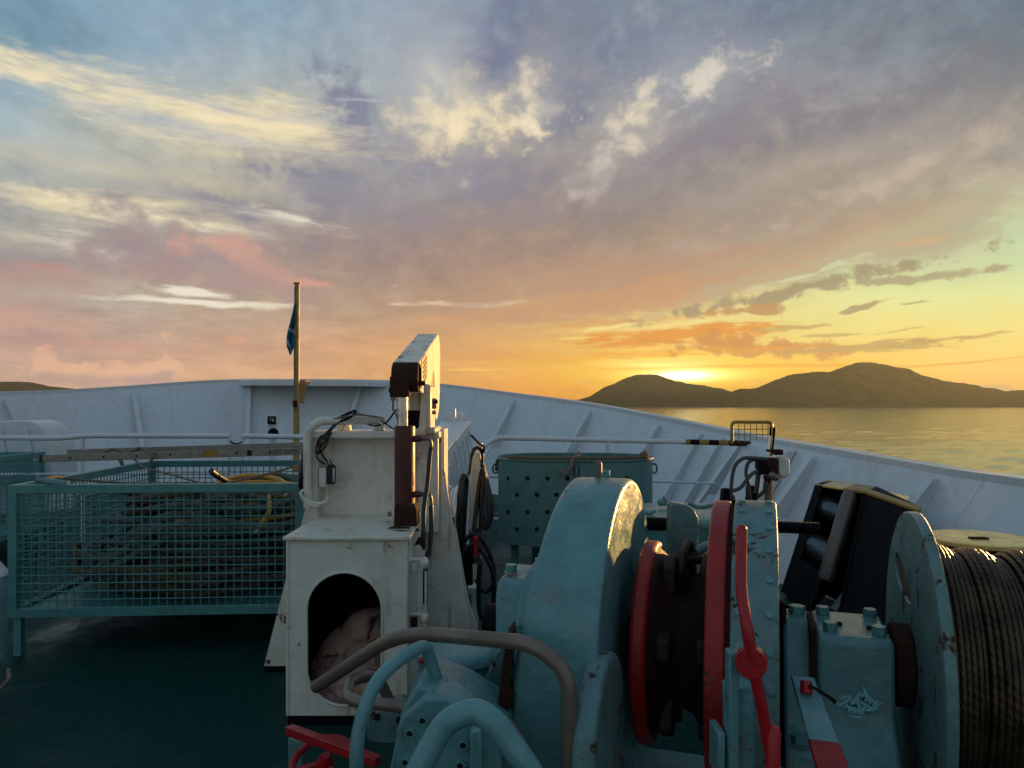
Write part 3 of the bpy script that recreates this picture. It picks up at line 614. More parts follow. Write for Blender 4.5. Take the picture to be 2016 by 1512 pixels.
# stiffeners
def rib(px, wt=.07, wb=.34, slot=True, fl=.085):
    i = min(range(len(RS)), key=lambda k: abs(proj(RS[k])[0]-px)); p, q, n = RS[i], FT[i], NS[i]; tt = Vector((n.y, -n.x, 0))
    up = lambda u, w: p.lerp(q, u)+n*w
    W_ = lambda u: wt+(wb-wt)*u
    m_ = MB(); e = tt*.012
    def pl(quad): m_.prism([v-e/2 for v in quad], e)
    pl([up(.07, .0), up(.07, wt), up(.55, W_(.55)), up(.55, 0)])
    if slot:
        pl([up(.55, W_(.55)-.08), up(.55, W_(.55)), up(.93, W_(.93)), up(.93, W_(.93)-.10)])
        pl([up(.93, 0), up(.93, W_(.93)), up(1, wb), up(1, 0)])
    else: pl([up(.55, 0), up(.55, W_(.55)), up(1, wb), up(1, 0)])
    a0, a1, b0, b1 = up(.075, W_(.075)), up(1, wb), up(.055, W_(.06)-.03), up(1, wb)
    o = n*.012
    m_.slab([a0-tt*fl/2, a0+tt*fl/2, a1+tt*fl/2, a1-tt*fl/2], [a0-tt*fl/2+o, a0+tt*fl/2+o, a1+tt*fl/2+o, a1-tt*fl/2+o])
    m_.build('stiffener', WHITE, BW, smooth=20, bevel=.004, seg=1)
for px in (-420, -200, 5, 262, 492, 718, 868, 1020, 1166, 1314, 1476, 1622, 1862, 2240): rib(px)
for px in (1392, 1440): rib(px, .05, .16, False, .05)
for px in (60, 330, 560, 660, 940, 1090, 1240, 1545, 1740, 1950):
    i = min(range(len(RS)), key=lambda k: abs(proj(RS[k])[0]-px)); p, q, n = RS[i], FT[i], NS[i]
    MB().tube([p.lerp(q, u)+n*.001 for u in ([.03, 1] if px != 1740 else [.03, .2])], .006, 6).build('weld_seam', WHITE, BW)
# reinforcing doubler where the gear is bolted on
i0 = min(range(len(RS)), key=lambda k: abs(proj(RS[k])[0]-1500)); i1 = min(range(len(RS)), key=lambda k: abs(proj(RS[k])[0]-1578))
q4 = [RS[i0].lerp(FT[i0], .05)+NS[i0]*.2, RS[i1].lerp(FT[i1], .05)+NS[i1]*.14, RS[i1].lerp(FT[i1], .58)+NS[i1]*.14, RS[i0].lerp(FT[i0], .6)+NS[i0]*.2]
MB().slab(q4, [v-NS[i0]*.13 for v in q4]).build('gear_panel', WHITE, BW, bevel=.01)
# outer hull below the deck edge
vs = []; fs = []
K = 6
for p, q, n in zip(RS, FT, NS):
    for j in range(K+1):
        u = j/K; v = (q-n*TH)+n*FL*.9*((q.z-SEA+1)*u)*(1-.35*u); v.z = q.z+(SEA-1-q.z)*u; vs.append(v)
for i in range(len(RS)-1):
    for j in range(K): a = i*(K+1)+j; fs.append((a, a+1, a+K+2, a+K+1))
MB().add(vs, fs).build('hull_side', WHITE, BW, smooth=60)
# deck sheet
apex = max(range(len(FT)), key=lambda k: FT[k].y); port = FT[:apex+1]; star = FT[apex:]
def xat(pl, Y):
    for a, b in zip(pl, pl[1:]):
        if (a.y-Y)*(b.y-Y) <= 0 and abs(a.y-b.y) > 1e-6: return a.x+(b.x-a.x)*(Y-a.y)/(b.y-a.y)
    return None
vs = []; fs = []; rows = []
Y = -3.9
while Y < FT[apex].y:
    l, r = xat(port, Y), xat(star, Y)
    if l is not None and r is not None:
        rows.append(len(vs)); 
        for k in range(13): vs.append((l+(r-l)*k/12, Y, dz(Y)))
    Y += .25
for a, b in zip(rows, rows[1:]):
    for k in range(12): fs.append((a+k, a+k+1, b+k+1, b+k))
tag(MB().add(vs, fs).build('deck', DECKM, smooth=60, origin=(0, 0, 0)), kind='structure')
# pale deck scuff, with the wet paint's sky reflection coloured in
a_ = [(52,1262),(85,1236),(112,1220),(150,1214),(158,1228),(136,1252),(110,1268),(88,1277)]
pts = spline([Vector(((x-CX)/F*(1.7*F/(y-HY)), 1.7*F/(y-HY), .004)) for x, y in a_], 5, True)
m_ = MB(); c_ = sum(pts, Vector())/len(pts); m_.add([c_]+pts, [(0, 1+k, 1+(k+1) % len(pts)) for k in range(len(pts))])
tag(m_.build('deck', SHEEN, smooth=0), kind='structure')

# ---------------------------------------------------------------- flag pole, flag, lamp post sign
FP = empty('flagpole', (XX(583, 13.4), 13.4, dz(13.4)), 'ochre painted jackstaff standing at the bow with a limp flag on it', 'flagpole')
x0 = XX(583, 13.4); MB().cyl((x0, 13.4, dz(13.4)), (x0+.018, 13.4, ZZ(560, 13.4)), .058, .046, 16).build('pole', WOOD, FP)
MB().cyl((x0+.018, 13.4, ZZ(560, 13.4)), (x0+.018, 13.4, ZZ(556.5, 13.4)), .062, .066, 16).build('truck', WOOD, FP)
MB().prism([P(586, 748, 13.5), P(603, 748, 13.5), P(594, 764, 13.5), P(589, 795, 13.5), P(586, 795, 13.5)], (0, .3, 0)).build('bracket', WOOD, FP)
rope(MB(), spline([P(580, 566, 13.34), P(581, 640, 13.32), P(579, 700, 13.33), P(580, 790, 13.33), P(578, 812, 13.33), P(582, 795, 13.33)], 10), .008, step=.05).build('halyard', ROPEG, FP)
MB().box(P(581, 795, 13.33), (.07, .05, .12)).build('cleat', RUST, FP)
def drape(outline, seed, fold=.05, nu=14, nv=30):
    """cloth hanging in folds between a left and a right outline"""
    vs = []; fs = []
    for j in range(nv+1):
        v = j/nv; L, R_ = outline(v)
        for i in range(nu+1):
            u = i/nu; x = L+(R_-L)*u
            vs.append(Vector((x, 13.36+fold*math.sin(u*9+v*3+seed)+.03*mnoise.noise(Vector((u*4, v*7, seed))), 0))+Vector((0, 0, ZZ(596+v*104-(7*u if v > .8 else 0), 13.4))))
    for j in range(nv):
        for i in range(nu): a = j*(nu+1)+i; fs.append((a, a+1, a+nu+2, a+nu+1))
    return vs, fs
def lerpt(tb, y):
    for (a, b), (c, d_) in zip(tb, tb[1:]):
        if y <= c: return b+(d_-b)*max(0, (y-a))/(c-a)
    return tb[-1][1]
LT = [(590, 582), (610, 576), (640, 569), (665, 565.5), (680, 567), (688, 570), (700, 574)]; RT = [(590, 585), (610, 587), (635, 587), (648, 582), (665, 581), (680, 583), (690, 578), (700, 575)]
def ol(v): y = 590+v*108; return XX(lerpt(LT, y), 13.4), XX(lerpt(RT, y), 13.4)
fm, t, b = mat('saltire_flag_cloth'); co = t.N('ShaderNodeTexCoord').outputs['UV']; s2 = t.N('ShaderNodeSeparateXYZ', {0: co})
u_, v_ = s2.outputs[0], s2.outputs[1]
d1 = t.m('ABSOLUTE', t.m('SUBTRACT', v_, t.m('ADD', .48, t.m('MULTIPLY', u_, .10)))); d2 = t.m('ABSOLUTE', t.m('SUBTRACT', v_, t.m('SUBTRACT', .84, t.m('MULTIPLY', u_, -.0))))
d3 = t.m('ABSOLUTE', t.m('SUBTRACT', t.m('ADD', v_, t.m('MULTIPLY', u_, -.55)), .66))
msk = t.m('MAXIMUM', t.m('LESS_THAN', d1, .035), t.m('LESS_THAN', d3, .05))
t.set(b.inputs['Base Color'], t.mix(msk, (.015, .13, .19, 1), (.40, .46, .52, 1))); b.inputs['Roughness'].default_value = .85
vs, fs = drape(ol, 1.0)
o = MB().add(vs, fs).build('flag', fm, smooth=60, origin=P(578, 700, 13.36))
uv = o.data.uv_layers.new(name='UVMap')
vv = list(o.data.vertices); zt, zb = max(v.co.z for v in vv), min(v.co.z for v in vv); xa, xb = min(v.co.x for v in vv), max(v.co.x for v in vv)
for l in o.data.loops: c = o.data.vertices[l.vertex_index].co; uv.data[l.index].uv = ((c.x-xa)/(xb-xa), (zt-c.z)/(zt-zb))
sm = o.modifiers.new('thick', 'SOLIDIFY'); sm.thickness = .006
tag(o, 'limp tattered blue flag with white diagonal bands, hanging down its staff', 'flag')
LPp = empty('marker_post', (XX(536, 11.4), 11.4, dz(11.4)), 'white post carrying a small black plate numbered 76 before the bow', 'marker')
MB().box((XX(537, 11.4), 11.4, (dz(11.4)+ZZ(822, 11.4))/2), (.10, .10, ZZ(822, 11.4)-dz(11.4))).build('post', WHITE, LPp, bevel=.01)
MB().box(P(536, 826, 11.33), (.16, .06, .15)).build('head', WHITE, LPp, bevel=.015)
sg = MB().box(P(535, 827, 11.28), (.128, .012, .118)).build('number_plate', BLACKM, LPp, bevel=.003)
text_mesh('number', '76', .082, Matrix.Translation(P(535, 827, 11.27)) @ Matrix.Rotation(PI/2, 4, 'X'), SIGNW, sg)
for ch in [c for c in COL.objects if c.name.startswith('number') and c.parent == sg]: ch.data.transform(Matrix.Translation(wloc(LPp)-wloc(sg)))
MB().ball(P(538, 853, 11.25), .082, 10).build('float_ball', BLACKM, LPp)

# ---------------------------------------------------------------- rails
def railing(name, label, runs, posts, rr=.026, mids=()):
    e = empty(name, Vector((runs[0][0][0].x, runs[0][0][0].y, 0)), label, 'railing', 'white pipe rails on the foredeck')
    for pts, r in runs: MB().tube(fillet(pts, .09), r, 12).build('top_rail', WHITE, e)
    for pts, r in mids: MB().tube(fillet(pts, .06), r, 10).build('mid_rail', WHITE, e)
    for p in posts: MB().cyl((p.x, p.y, dz(p.y)), p, rr*.85, seg=12).build('post', WHITE, e)
    return e
Y = 8.5
railing('railing', 'long white pipe rail behind the green rope cages at the left', [([P(-260, 861, Y), P(30, 862, Y), P(120, 862.5, Y), P(175, 857.5, Y), P(452, 858.5, Y)], .030)], [P(-90, 861, Y), P(163, 858, Y), P(452, 856, Y)], mids=[([P(-260, 935, Y), P(452, 932, Y)], .018)])
railing('railing', 'short white pipe rail between the gap and the crane', [([P(478, 858.5, Y), P(700, 862, Y)], .030)], [P(478, 856, Y), P(640, 861, Y)], mids=[([P(478, 932, Y), P(700, 935, Y)], .018)])
RR = railing('railing', 'white pipe rail with a black and yellow end behind the perforated skip', [([Vector((XX(946, 8.1), 8.1, 0)), P(946, 884, 8.1), P(975, 861.5, 8.15), P(1350, 870, 8.6)], .030)], [P(1197, 866, 8.4)], mids=[([P(960, 938, 8.1), P(1270, 947, 8.4), P(1412, 952, 8.7), P(1420, 975, 8.7)], .016), ([P(900, 1020, 8.0), P(990, 1022, 8.1)], .016)])
RR['label'] = 'white pipe rail with a black and yellow end behind the perforated skip'
def seg2(x0, x1, m_, n, r): MB().cyl(P(x0, 870+(x0-1345)*.02, 8.6), P(x1, 870+(x1-1345)*.02, 8.6), r, seg=12).build(n, m_, RR)
seg2(1343, 1358, YEL, 'yellow_band', .032); seg2(1358, 1376, BLACKM, 'black_band', .0325); seg2(1376, 1395, YEL, 'yellow_band', .032); seg2(1395, 1414, BLACKM, 'black_band', .0325); seg2(1414, 1437, YEL, 'yellow_band', .032)
MB().cyl(P(1437, 872, 8.6), P(1476, 873, 8.65), .037, .03, 12).build('end_socket', RUST, RR)
for x in (452, 478):
    pass
MB().tube(spline([P(452, 866, 8.5), P(458, 872, 8.48), P(466, 874, 8.48), P(474, 871, 8.48), P(478, 866, 8.5)], 6), .010, 6).build('chain', RUST).name
tag(bpy.data.objects['chain'], 'short slack chain closing the gap between two white rails', 'chain')
# white mooring roller housing on the port side
Y = 9.6
RH = empty('roller_housing', (XX(30, Y), Y, dz(Y)), 'rounded white mooring roller housing behind the rail at the far left', 'roller housing')
arch = [P(-70, 1010, Y), P(-70, 836, Y), P(-30, 829, Y), P(50, 828, Y), P(72, 832, Y), P(88, 848, Y), P(99, 872, Y), P(104, 905, Y), P(104, 1010, Y)]
MB().prism(fillet(arch, .12), (0, .55, 0)).build('casing', WHITE, RH, bevel=.02)
for x in (-2, 50): MB().prism([P(x-12, 1010, Y-.01), P(x-2, 846, Y-.01), P(x+6, 846, Y-.01), P(x+38, 1010, Y-.01)], (0, -.02, 0)).build('gusset', WHITE, RH, bevel=.004)
MB().cyl(P(30, 925, Y-.35), P(30, 925, Y+.1), .22, seg=24).build('roller', TEAL, RH)
# ---------------------------------------------------------------- rope cages
def make_cage(label, x0, y0, w, dep, yaw, z0, z1):
    c, s = math.cos(yaw), math.sin(yaw); ux = Vector((c, s, 0)); uy = Vector((-s, c, 0)); O = Vector((x0, y0, 0))
    e = empty('rope_cage', O, label, 'rope cage', 'green mesh rope cages')
    W_ = lambda u, v, z: O+ux*u+uy*v+Vector((0, 0, z)); R = Matrix((ux, uy, Vector((0, 0, 1)))).transposed()
    B = .055
    fr = MB()
    for u in (0, w):
        for v in (0, dep): fr.box(W_(u, v, (z0+z1)/2), (B, B, z1-z0-2*B), R)
    for z in (z0+B/2, z1-B/2):
        for v in (0, dep): fr.box(W_(w/2, v, z), (w+B, B, B), R)
        for u in (0, w): fr.box(W_(u, dep/2, z), (B, dep-B, B), R)
    fr.build('frame', CAGE, e, bevel=.005)
    for u in (.02, w-.02):
        for v in (.02, dep-.02): MB().box(W_(u, v, z0/2), (.05, .05, z0-.004), R).build('leg', CAGE, e)
    def panel(a, b):
        m_ = MB(); d_ = (b-a); L = d_.length; d_.normalize(); n = int(L/.0555); k = L/n
        for i in range(1, n): p = a+d_*k*i; m_.cyl(p+Vector((0, 0, z0+B*.6)), p+Vector((0, 0, z1-B*.6)), .0048, seg=5, cap=False)
        nz = int((z1-z0)/.0555); nv_ = d_.cross(Vector((0, 0, 1)))*.006
        for j in range(1, nz): z = Vector((0, 0, z0+(z1-z0)*j/nz)); m_.cyl(a+z+nv_, b+z+nv_, .0048, seg=5, cap=False)
        m_.build('mesh_panel', CAGE, e, smooth=60)
    panel(W_(0, 0, 0), W_(w, 0, 0)); panel(W_(0, dep, 0), W_(w, dep, 0)); panel(W_(0, 0, 0), W_(0, dep, 0)); panel(W_(w, 0, 0), W_(w, dep, 0))
    MB().box(W_(w/2, dep/2, z0+.03), (w-.06, dep-.06, .01), R).build('floor', CAGE, e)
    return e, W_
CZ0, CZ1 = .268, 1.163
cage, CW = make_cage('square green mesh cage full of mooring rope with a ladder laid across its far side', XX(28, 5.0), 5.0, 1.91, 2.2, math.radians(3.5), CZ0, CZ1)
c2, CW2 = make_cage('green mesh cage cut by the left edge, behind the rope cage', -7.25, 6.25, 1.95, 2.2, math.radians(5), CZ0, CZ1)
rnd = random.Random(4)
def coil(n, cu, cv, ru, rv, zlo, zhi, r, mat_, label, cat, seed, wander=.17, step=.022):
    pts = []
    k = 22
    for i in range(n):
        a0 = rnd.uniform(0, 6); du, dv = rnd.uniform(-wander, wander), rnd.uniform(-wander, wander); su, sv = ru*rnd.uniform(.62, 1.02), rv*rnd.uniform(.62, 1.02)
        for j in range(k):
            th = 2*PI*j/k; f = (i+j/k)/n; w_ = wob(i*3+j*.35, .8, seed)*.17
            z = zlo+(zhi-zlo)*f+w_.z*.6-.10*abs(math.cos(th))*f
            pts.append(CW(max(.06, min(1.85, cu+du+su*math.cos(th)+w_.x)), max(.07, min(2.12, cv+dv+sv*math.sin(th)+w_.y)), max(zlo, z)))
    o = rope(MB(), spline(pts, 4), r, step=step).build('mooring_rope' if mat_ in (ROPEG, ROPEB) else 'hose', mat_, smooth=80)
    return tag(o, label, cat, 'ropes lying in the rope cage')
coil(19, .96, 1.0, .86, .97, .33, .68, .026, ROPEB, 'brown mooring rope at the bottom of the green cage', 'rope', 3)
coil(17, 1.15, .9, .68, .84, .64, .94, .024, ROPEG, 'grey green mooring rope heaped in the middle of the cage', 'rope', 9)
coil(11, 1.28, .95, .55, .80, .90, 1.08, .022, ROPEG, 'grey green mooring rope on top of the heap, under the yellow hose', 'rope', 15)
coil(5, .45, .75, .36, .5, .55, .72, .024, ROPEG, 'grey rope in the low left corner of the green cage', 'rope', 21)
rnd = random.Random(8)
for k, (m9, lb) in enumerate(((ROPEG, 'tangled grey rope end wandering over the heap in the cage'), (ROPEB, 'brown rope end lying loose across the heap in the cage'), (ROPEG, 'slack grey rope bight slumped against the front mesh of the cage'))):
    pts = [CW(rnd.uniform(.35, 1.8), rnd.uniform(.1 if k != 2 else .05, 1.6 if k != 2 else .35), rnd.uniform(.88, 1.10) if k != 2 else rnd.uniform(.45, .95)) for _ in range(12)]
    tag(rope(MB(), spline(pts, 8), .024, step=.022).build('mooring_rope', m9, smooth=80), lb, 'rope', 'ropes lying in the rope cage')
# yellow hose
pts = []
for i in range(4):
    for j in range(14):
        th = 2*PI*j/14+.6; w_ = wob(i*2.1+j*.5, .7, 33)*.12
        pts.append(CW(1.36+w_.x+(.40-.04*i)*math.cos(th), .52+w_.y+(.38-.05*i)*math.sin(th)+.06*i, 1.01+.022*i+w_.z*.35-(.10 if i == 0 else 0)+.05*math.sin(th)))
pts += [CW(1.62, .32, 1.05), CW(1.66, .15, .95), CW(1.58, .08, .80)]
o = MB().tube(spline(pts, 5), .0175, 9).build('hose', HOSEY, smooth=80); tag(o, 'yellow hose coiled on top of the ropes in the cage', 'hose')
m_ = MB(); m_.tube(spline([CW(1.30, .02, 1.25), CW(1.33, .10, 1.20), CW(1.40, .25, 1.12), CW(1.46, .4, 1.06)], 5), [.022]*16, 9)
tag(m_.build('hose_end', RUBBER), 'short black hose end sticking up over the front of the cage', 'hose end')
# thin lashings
def line(name, pts, r, m_, label, cat, n=8, group=None): return tag(rope(MB(), spline(pts, n), r, step=.012, seg=6).build(name, m_, smooth=80), label, cat, group)
line('lashing', [P(78, 948, 5.0), P(105, 938, 5.1), P(130, 942, 5.3), P(200, 948, 5.5), P(300, 955, 5.7), P(380, 958, 5.8)], .009, ROPEL, 'pale thin line tied to the front left corner of the cage', 'line')
line('lashing', [P(265, 905, 6.9), P(285, 920, 6.4), P(340, 935, 6.0), P(400, 954, 5.6), P(410, 975, 5.2)], .009, ROPEL, 'thin grey line running down from the ladder into the cage', 'line')
line('lashing', [P(596, 912, 5.35), P(540, 930, 5.3), P(470, 946, 5.2), P(430, 958, 5.1)], .009, ROPEL, 'thin grey line pulled from the crane pipe down to the cage rim', 'line')
tag(MB().tube([P(72, 944, 5.02), P(100, 949, 5.03), P(135, 953, 5.04)], .022, 12).build('pipe_offcut', TEALW), 'short teal pipe stub lashed on the cage front rim', 'pipe')
for x, z in ((88, 944), (98, 946)): pass
# ladder across the far side
LD = empty('ladder', P(350, 905, 7.05), 'long grey aluminium ladder marked LOFT DECK laid across the rope cage', 'ladder')
def stile(x0, y0, x1, y1, Y, h, name='stile'):
    a, b_ = P(x0, y0, Y), P(x1, y1, Y); d_ = (b_-a).normalized(); u = Vector((0, 0, 1)); n = d_.cross(u)
    q = [a-u*h/2-n*.014, a-u*h/2+n*.014, a+u*h/2+n*.014, a+u*h/2-n*.014]
    return MB().prism(q, b_-a).build(name, ALU, LD, bevel=.004), a, b_
YL, YF = 6.85, 7.22
_, A, B_ = stile(81, 903, 640, 887, YL, .068); _, A2, B2 = stile(133, 890, 650, 874, YF, .05)
MB().prism([A+Vector((-.004, -.018, -.037)), A+Vector((-.004, .018, -.037)), A+Vector((-.004, .018, .037)), A+Vector((-.004, -.018, .037))], (.025, 0, 0)).build('end_cap', RUBBER, LD)
n_ = 9
dA = (B_-A)
for k in range(n_):
    x = 140+k*65.5; f = (x-81)/(640-81); p = A+dA*f
    if k: MB().cyl(p+Vector((0, .02, 0)), p+Vector((0, YF-YL-.02, .012)), .014, seg=10).build('rung', ALU, LD)
    MB().cyl(p+Vector((0, -.0155, 0)), p+Vector((0, -.005, 0)), .0115, seg=10).build('rung_plug', INK, LD)
f = (415-81)/(640-81); p = A+dA*f; MB().box(p+Vector((0, -.015, 0)), (.13, .004, .069), Matrix.Rotation(.029, 3, 'Y').inverted()).build('yellow_sticker', YEL, LD)
f = (492-81)/(640-81); p = A+dA*f; MB().box(p+Vector((0, -.015, 0)), (.04, .004, .052)).build('orange_sticker', RUST, LD)
f = (560-81)/(640-81); p = A+dA*f
text_mesh('marking', 'LOFT DECK', .052, Matrix.Translation(p+Vector((0, -.0155, 0))) @ Matrix.Rotation(-.029, 4, 'Y') @ Matrix.Rotation(PI/2, 4, 'X'), INK, LD)
line('lashing', [P(205, 890, 7.0), P(225, 884, 7.05), P(250, 890, 6.9), P(275, 882, 7.1), P(290, 888, 6.88), P(300, 896, 6.8), P(296, 912, 6.8)], .014, ROPEL, 'untidy pale lashing knotted round the ladder near its left half', 'line')
line('lashing', [P(236, 905, 6.8), P(242, 918, 6.78), P(236, 928, 6.78), P(230, 924, 6.78)], .017, ROPEB, 'frayed brown rope end hanging below the ladder', 'line')
# gear beyond the cages, seen through the mesh
e = empty('mooring_bitts', P(470, 1010, 9.2), 'pair of teal mooring bitts half hidden behind the rope cage', 'bitts'); e.location.z = dz(9.2)
z = dz(9.2)
for x in (430, 500): xx = XX(x, 9.2); MB().lathe((xx, 9.2, z+.06), (0, 0, 1), [(0, .0), (0, .13), (.52, .13), (.53, .155), (.57, .155), (.58, .13), (.58, 0)], 24).build('post', TEAL, e)
MB().box(((XX(430, 9.2)+XX(500, 9.2))/2, 9.2, z+.03), (1.0, .4, .06)).build('base', TEAL, e, bevel=.008)
# teal bollard at the left edge
e = empty('bollard', (-2.97, 4.0, 0), 'thick teal bollard with a pale top, cut by the left edge of the picture', 'bollard')
zt = ZZ(1098, 4.0)
MB().lathe((-2.97, 4.0, .0), (0, 0, 1), [(0, .12), (.03, .12), (.03, .12), (zt-.62, .155), (zt-.58, .19), (zt-.09, .19), (zt, .125), (zt, 0)], 48).build('post', TEAL, e)
MB().lathe((-2.97, 4.0, zt+.001), (0, 0, 1), [(-.11, .194), (-.09, .193), (.003, .128), (.005, 0)], 48).build('cap', WHITE, e)  # white cap puts the sky's reflection on the top into colour
line('rope_end', [P(16, 1318, 3.86), P(18, 1335, 3.8), P(8, 1348, 3.79), P(-10, 1366, 3.79)], .011, ROPEL, 'pale rope end looped on the bollard at the left edge', 'line')
# ---------------------------------------------------------------- deck crane
YC = 3.9
CR = empty('deck_crane', (XX(684, 4.2), 4.2, 0), 'cream white folded deck crane with a red lifting ram on a pedestal', 'crane')
xl, xr = XX(563, YC), XX(804, YC); zt, zb = ZZ(1062, YC), ZZ(1409, YC)
hx, hw = XX(678, YC), XX(751, YC)-XX(678, YC); hz1, hz0 = ZZ(1128, YC), ZZ(1388, YC)
def stadium(n=48, g=0):
    r = hw+g; a, b_ = hz1-hw, hz0+hw; out = []
    for k in range(n):
        th = 2*PI*k/n; x, z = math.cos(th)*r, math.sin(th)*r
        out.append((hx+x, (a if z >= 0 else b_)+z))
    return out
def rectpt(x, z):
    cx, cz = hx, (hz0+hz1)/2; dx, dz_ = x-cx, z-cz; k = 1e9
    if dx > 1e-6: k = min(k, (xr-cx)/dx)
    if dx < -1e-6: k = min(k, (xl-cx)/dx)
    if dz_ > 1e-6: k = min(k, (zt-cz)/dz_)
    if dz_ < -1e-6: k = min(k, (zb-cz)/dz_)
    return cx+dx*k, cz+dz_*k
ring = stadium(); outer = [rectpt(*p) for p in ring]
for cx_, cz_ in ((xl, zb), (xr, zb), (xl, zt), (xr, zt)):
    k = min(range(len(outer)), key=lambda i: (outer[i][0]-cx_)**2+(outer[i][1]-cz_)**2); outer[k] = (cx_, cz_)
m_ = MB(); n = len(ring); vs = []
for y in (YC, YC+.014):
    vs += [(x, y, z) for x, z in ring]+[(x, y, z) for x, z in outer]
fs = []
for i in range(n):
    j = (i+1) % n
    fs += [(i, j, n+j, n+i), (2*n+i, 3*n+i, 3*n+j, 2*n+j), (i, 2*n+i, 2*n+j, j)]
m_.add(vs, fs)
D = .72
m_.box((xl+.007, YC+.014+D/2, (zt+zb)/2), (.014, D, zt-zb)); m_.box((xr-.007, YC+.014+D/2, (zt+zb)/2), (.014, D, zt-zb))
m_.box(((xl+xr)/2, YC+D, (zt+zb)/2), (xr-xl-.03, .014, zt-zb)); m_.box(((xl+xr)/2, YC+D/2, zb+.007), (xr-xl-.03, D-.02, .014))
m_.build('pedestal', CREAM, CR, smooth=35)
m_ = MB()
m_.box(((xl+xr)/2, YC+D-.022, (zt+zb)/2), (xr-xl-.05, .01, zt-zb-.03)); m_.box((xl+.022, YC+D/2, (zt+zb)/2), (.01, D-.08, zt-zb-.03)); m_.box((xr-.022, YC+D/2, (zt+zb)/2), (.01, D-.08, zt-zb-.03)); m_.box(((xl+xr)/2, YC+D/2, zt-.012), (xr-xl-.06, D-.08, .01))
m_.build('shade_liner', plain('shaded_bare_steel', (.012, .010, .009), .8, spec=.1), CR)  # added liner of bare steel, coloured dark as the shade inside
MB().tube([(x, YC-.002, z) for x, z in stadium(48, .004)], .007, 6, closed=True).build('opening_rim', RUST if False else CREAM, CR)
MB().box(((xl+xr)/2, YC+D/2-.008, zt+.009), (xr-xl+.02, D+.04, .018)).build('pedestal_top', CREAM, CR, bevel=.004)
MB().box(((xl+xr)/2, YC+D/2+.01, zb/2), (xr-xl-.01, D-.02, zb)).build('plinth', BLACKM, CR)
# corner welds
for x in (xl+.01, xr-.01): MB().tube([(x, YC-.001, zb+.01), (x, YC-.001, zt-.01)], .007, 6).build('corner_bead', CREAM, CR)
# upright column with a flanged recess
YP = 4.62
x0, x1 = XX(615, YP), XX(862, YP); z1, z0 = ZZ(848, YP), 1.0
MB().box(((x0+x1)/2, YP+.17, (z0+z1)/2-.05), (x1-x0, .30, z1-z0+.1)).build('column', CREAM, CR, bevel=.008)
MB().box((x0+.028, YP-.035, (z0+z1)/2), (.056, .10, z1-z0)).build('column_flange', CREAM, CR, bevel=.006)
MB().box(((x0+x1)/2, YP-.045, z1-.022), (x1-x0+.04, .13, .044)).build('column_cap', CREAM, CR, bevel=.008)
# spread feet
def feet(Y, T, pl, nm='foot_plate'): MB().prism([P(a, b_, Y) for a, b_ in pl], (0, T, 0)).build(nm, CREAM, CR, bevel=.004)
feet(4.72, .022, [(606, 985), (614, 870), (868, 872), (880, 960), (922, 1215), (936, 1312), (519, 1312), (560, 1150)])
feet(5.12, .022, [(622, 980), (630, 880), (872, 905), (884, 960), (922, 1180), (941, 1238), (928, 1252), (560, 1252)])
zf = ZZ(1312, 4.72); MB().box((XX(727, 4.72), 4.88, zf/2+.002), (XX(934, 4.72)-XX(522, 4.72), .36, zf)).build('foot_base', BLACKM, CR)
MB().box((XX(895, 4.9), 4.92, .45), (.04, .36, .30)).build('foot_web', CREAM, CR)
MB().box((XX(862, 4.7)+.03, 4.84, 1.2), (.02, .26, .7)).build('side_cheek', CREAM, CR)
# lifting ram
YR = 4.30
xa = XX(797, YR)
MB().lathe((xa, YR, ZZ(993, YR)), (0, 0, 1), [(0, 0), (0, .060), (.45, .060), (.455, .0595), (ZZ(838, YR)-ZZ(993, YR)-.004, .0595), (ZZ(838, YR)-ZZ(993, YR), .056), (ZZ(838, YR)-ZZ(993, YR), 0)], 32).build('ram_barrel', MAROON, CR)
MB().cyl((xa-.012, YR, ZZ(842, YR)), (xa-.012, YR, ZZ(752, YR)), .030, seg=24).build('ram_rod', CHROME, CR)
MB().box((xa-.012, YR, ZZ(750, YR)), (.072, .08, .10)).build('rod_eye', RUST, CR, bevel=.01)
MB().prism([P(775, 1040, YR-.09), P(776, 994, YR-.09), P(816, 994, YR-.09), P(820, 1005, YR-.09), P(820, 1042, YR-.09)], (0, .16, 0)).build('ram_clevis', RUST, CR, bevel=.008)
for x in (770, 820): MB().hexa(P(x, 1012, YR-.01), (1 if x > 800 else -1, 0, 0), .016, .018).build('clevis_bolt', STEEL, CR)
MB().prism([P(760, 1044, YR-.18), P(772, 1038, YR-.12), P(822, 1040, YR-.1), P(826, 1046, YR-.2), P(790, 1047, YR-.26)], (0, 0, .006)).build('rust_patch', RUST, CR)
for y in (864, 973):
    MB().cyl(P(815, y, YR-.01), P(831, y, YR-.01), .020, .016, 12).build('ram_port', MAROON, CR)
    MB().cyl(P(831, y, YR-.01), P(840, y, YR-.01), .013, seg=6).build('hose_fitting', STEEL, CR)
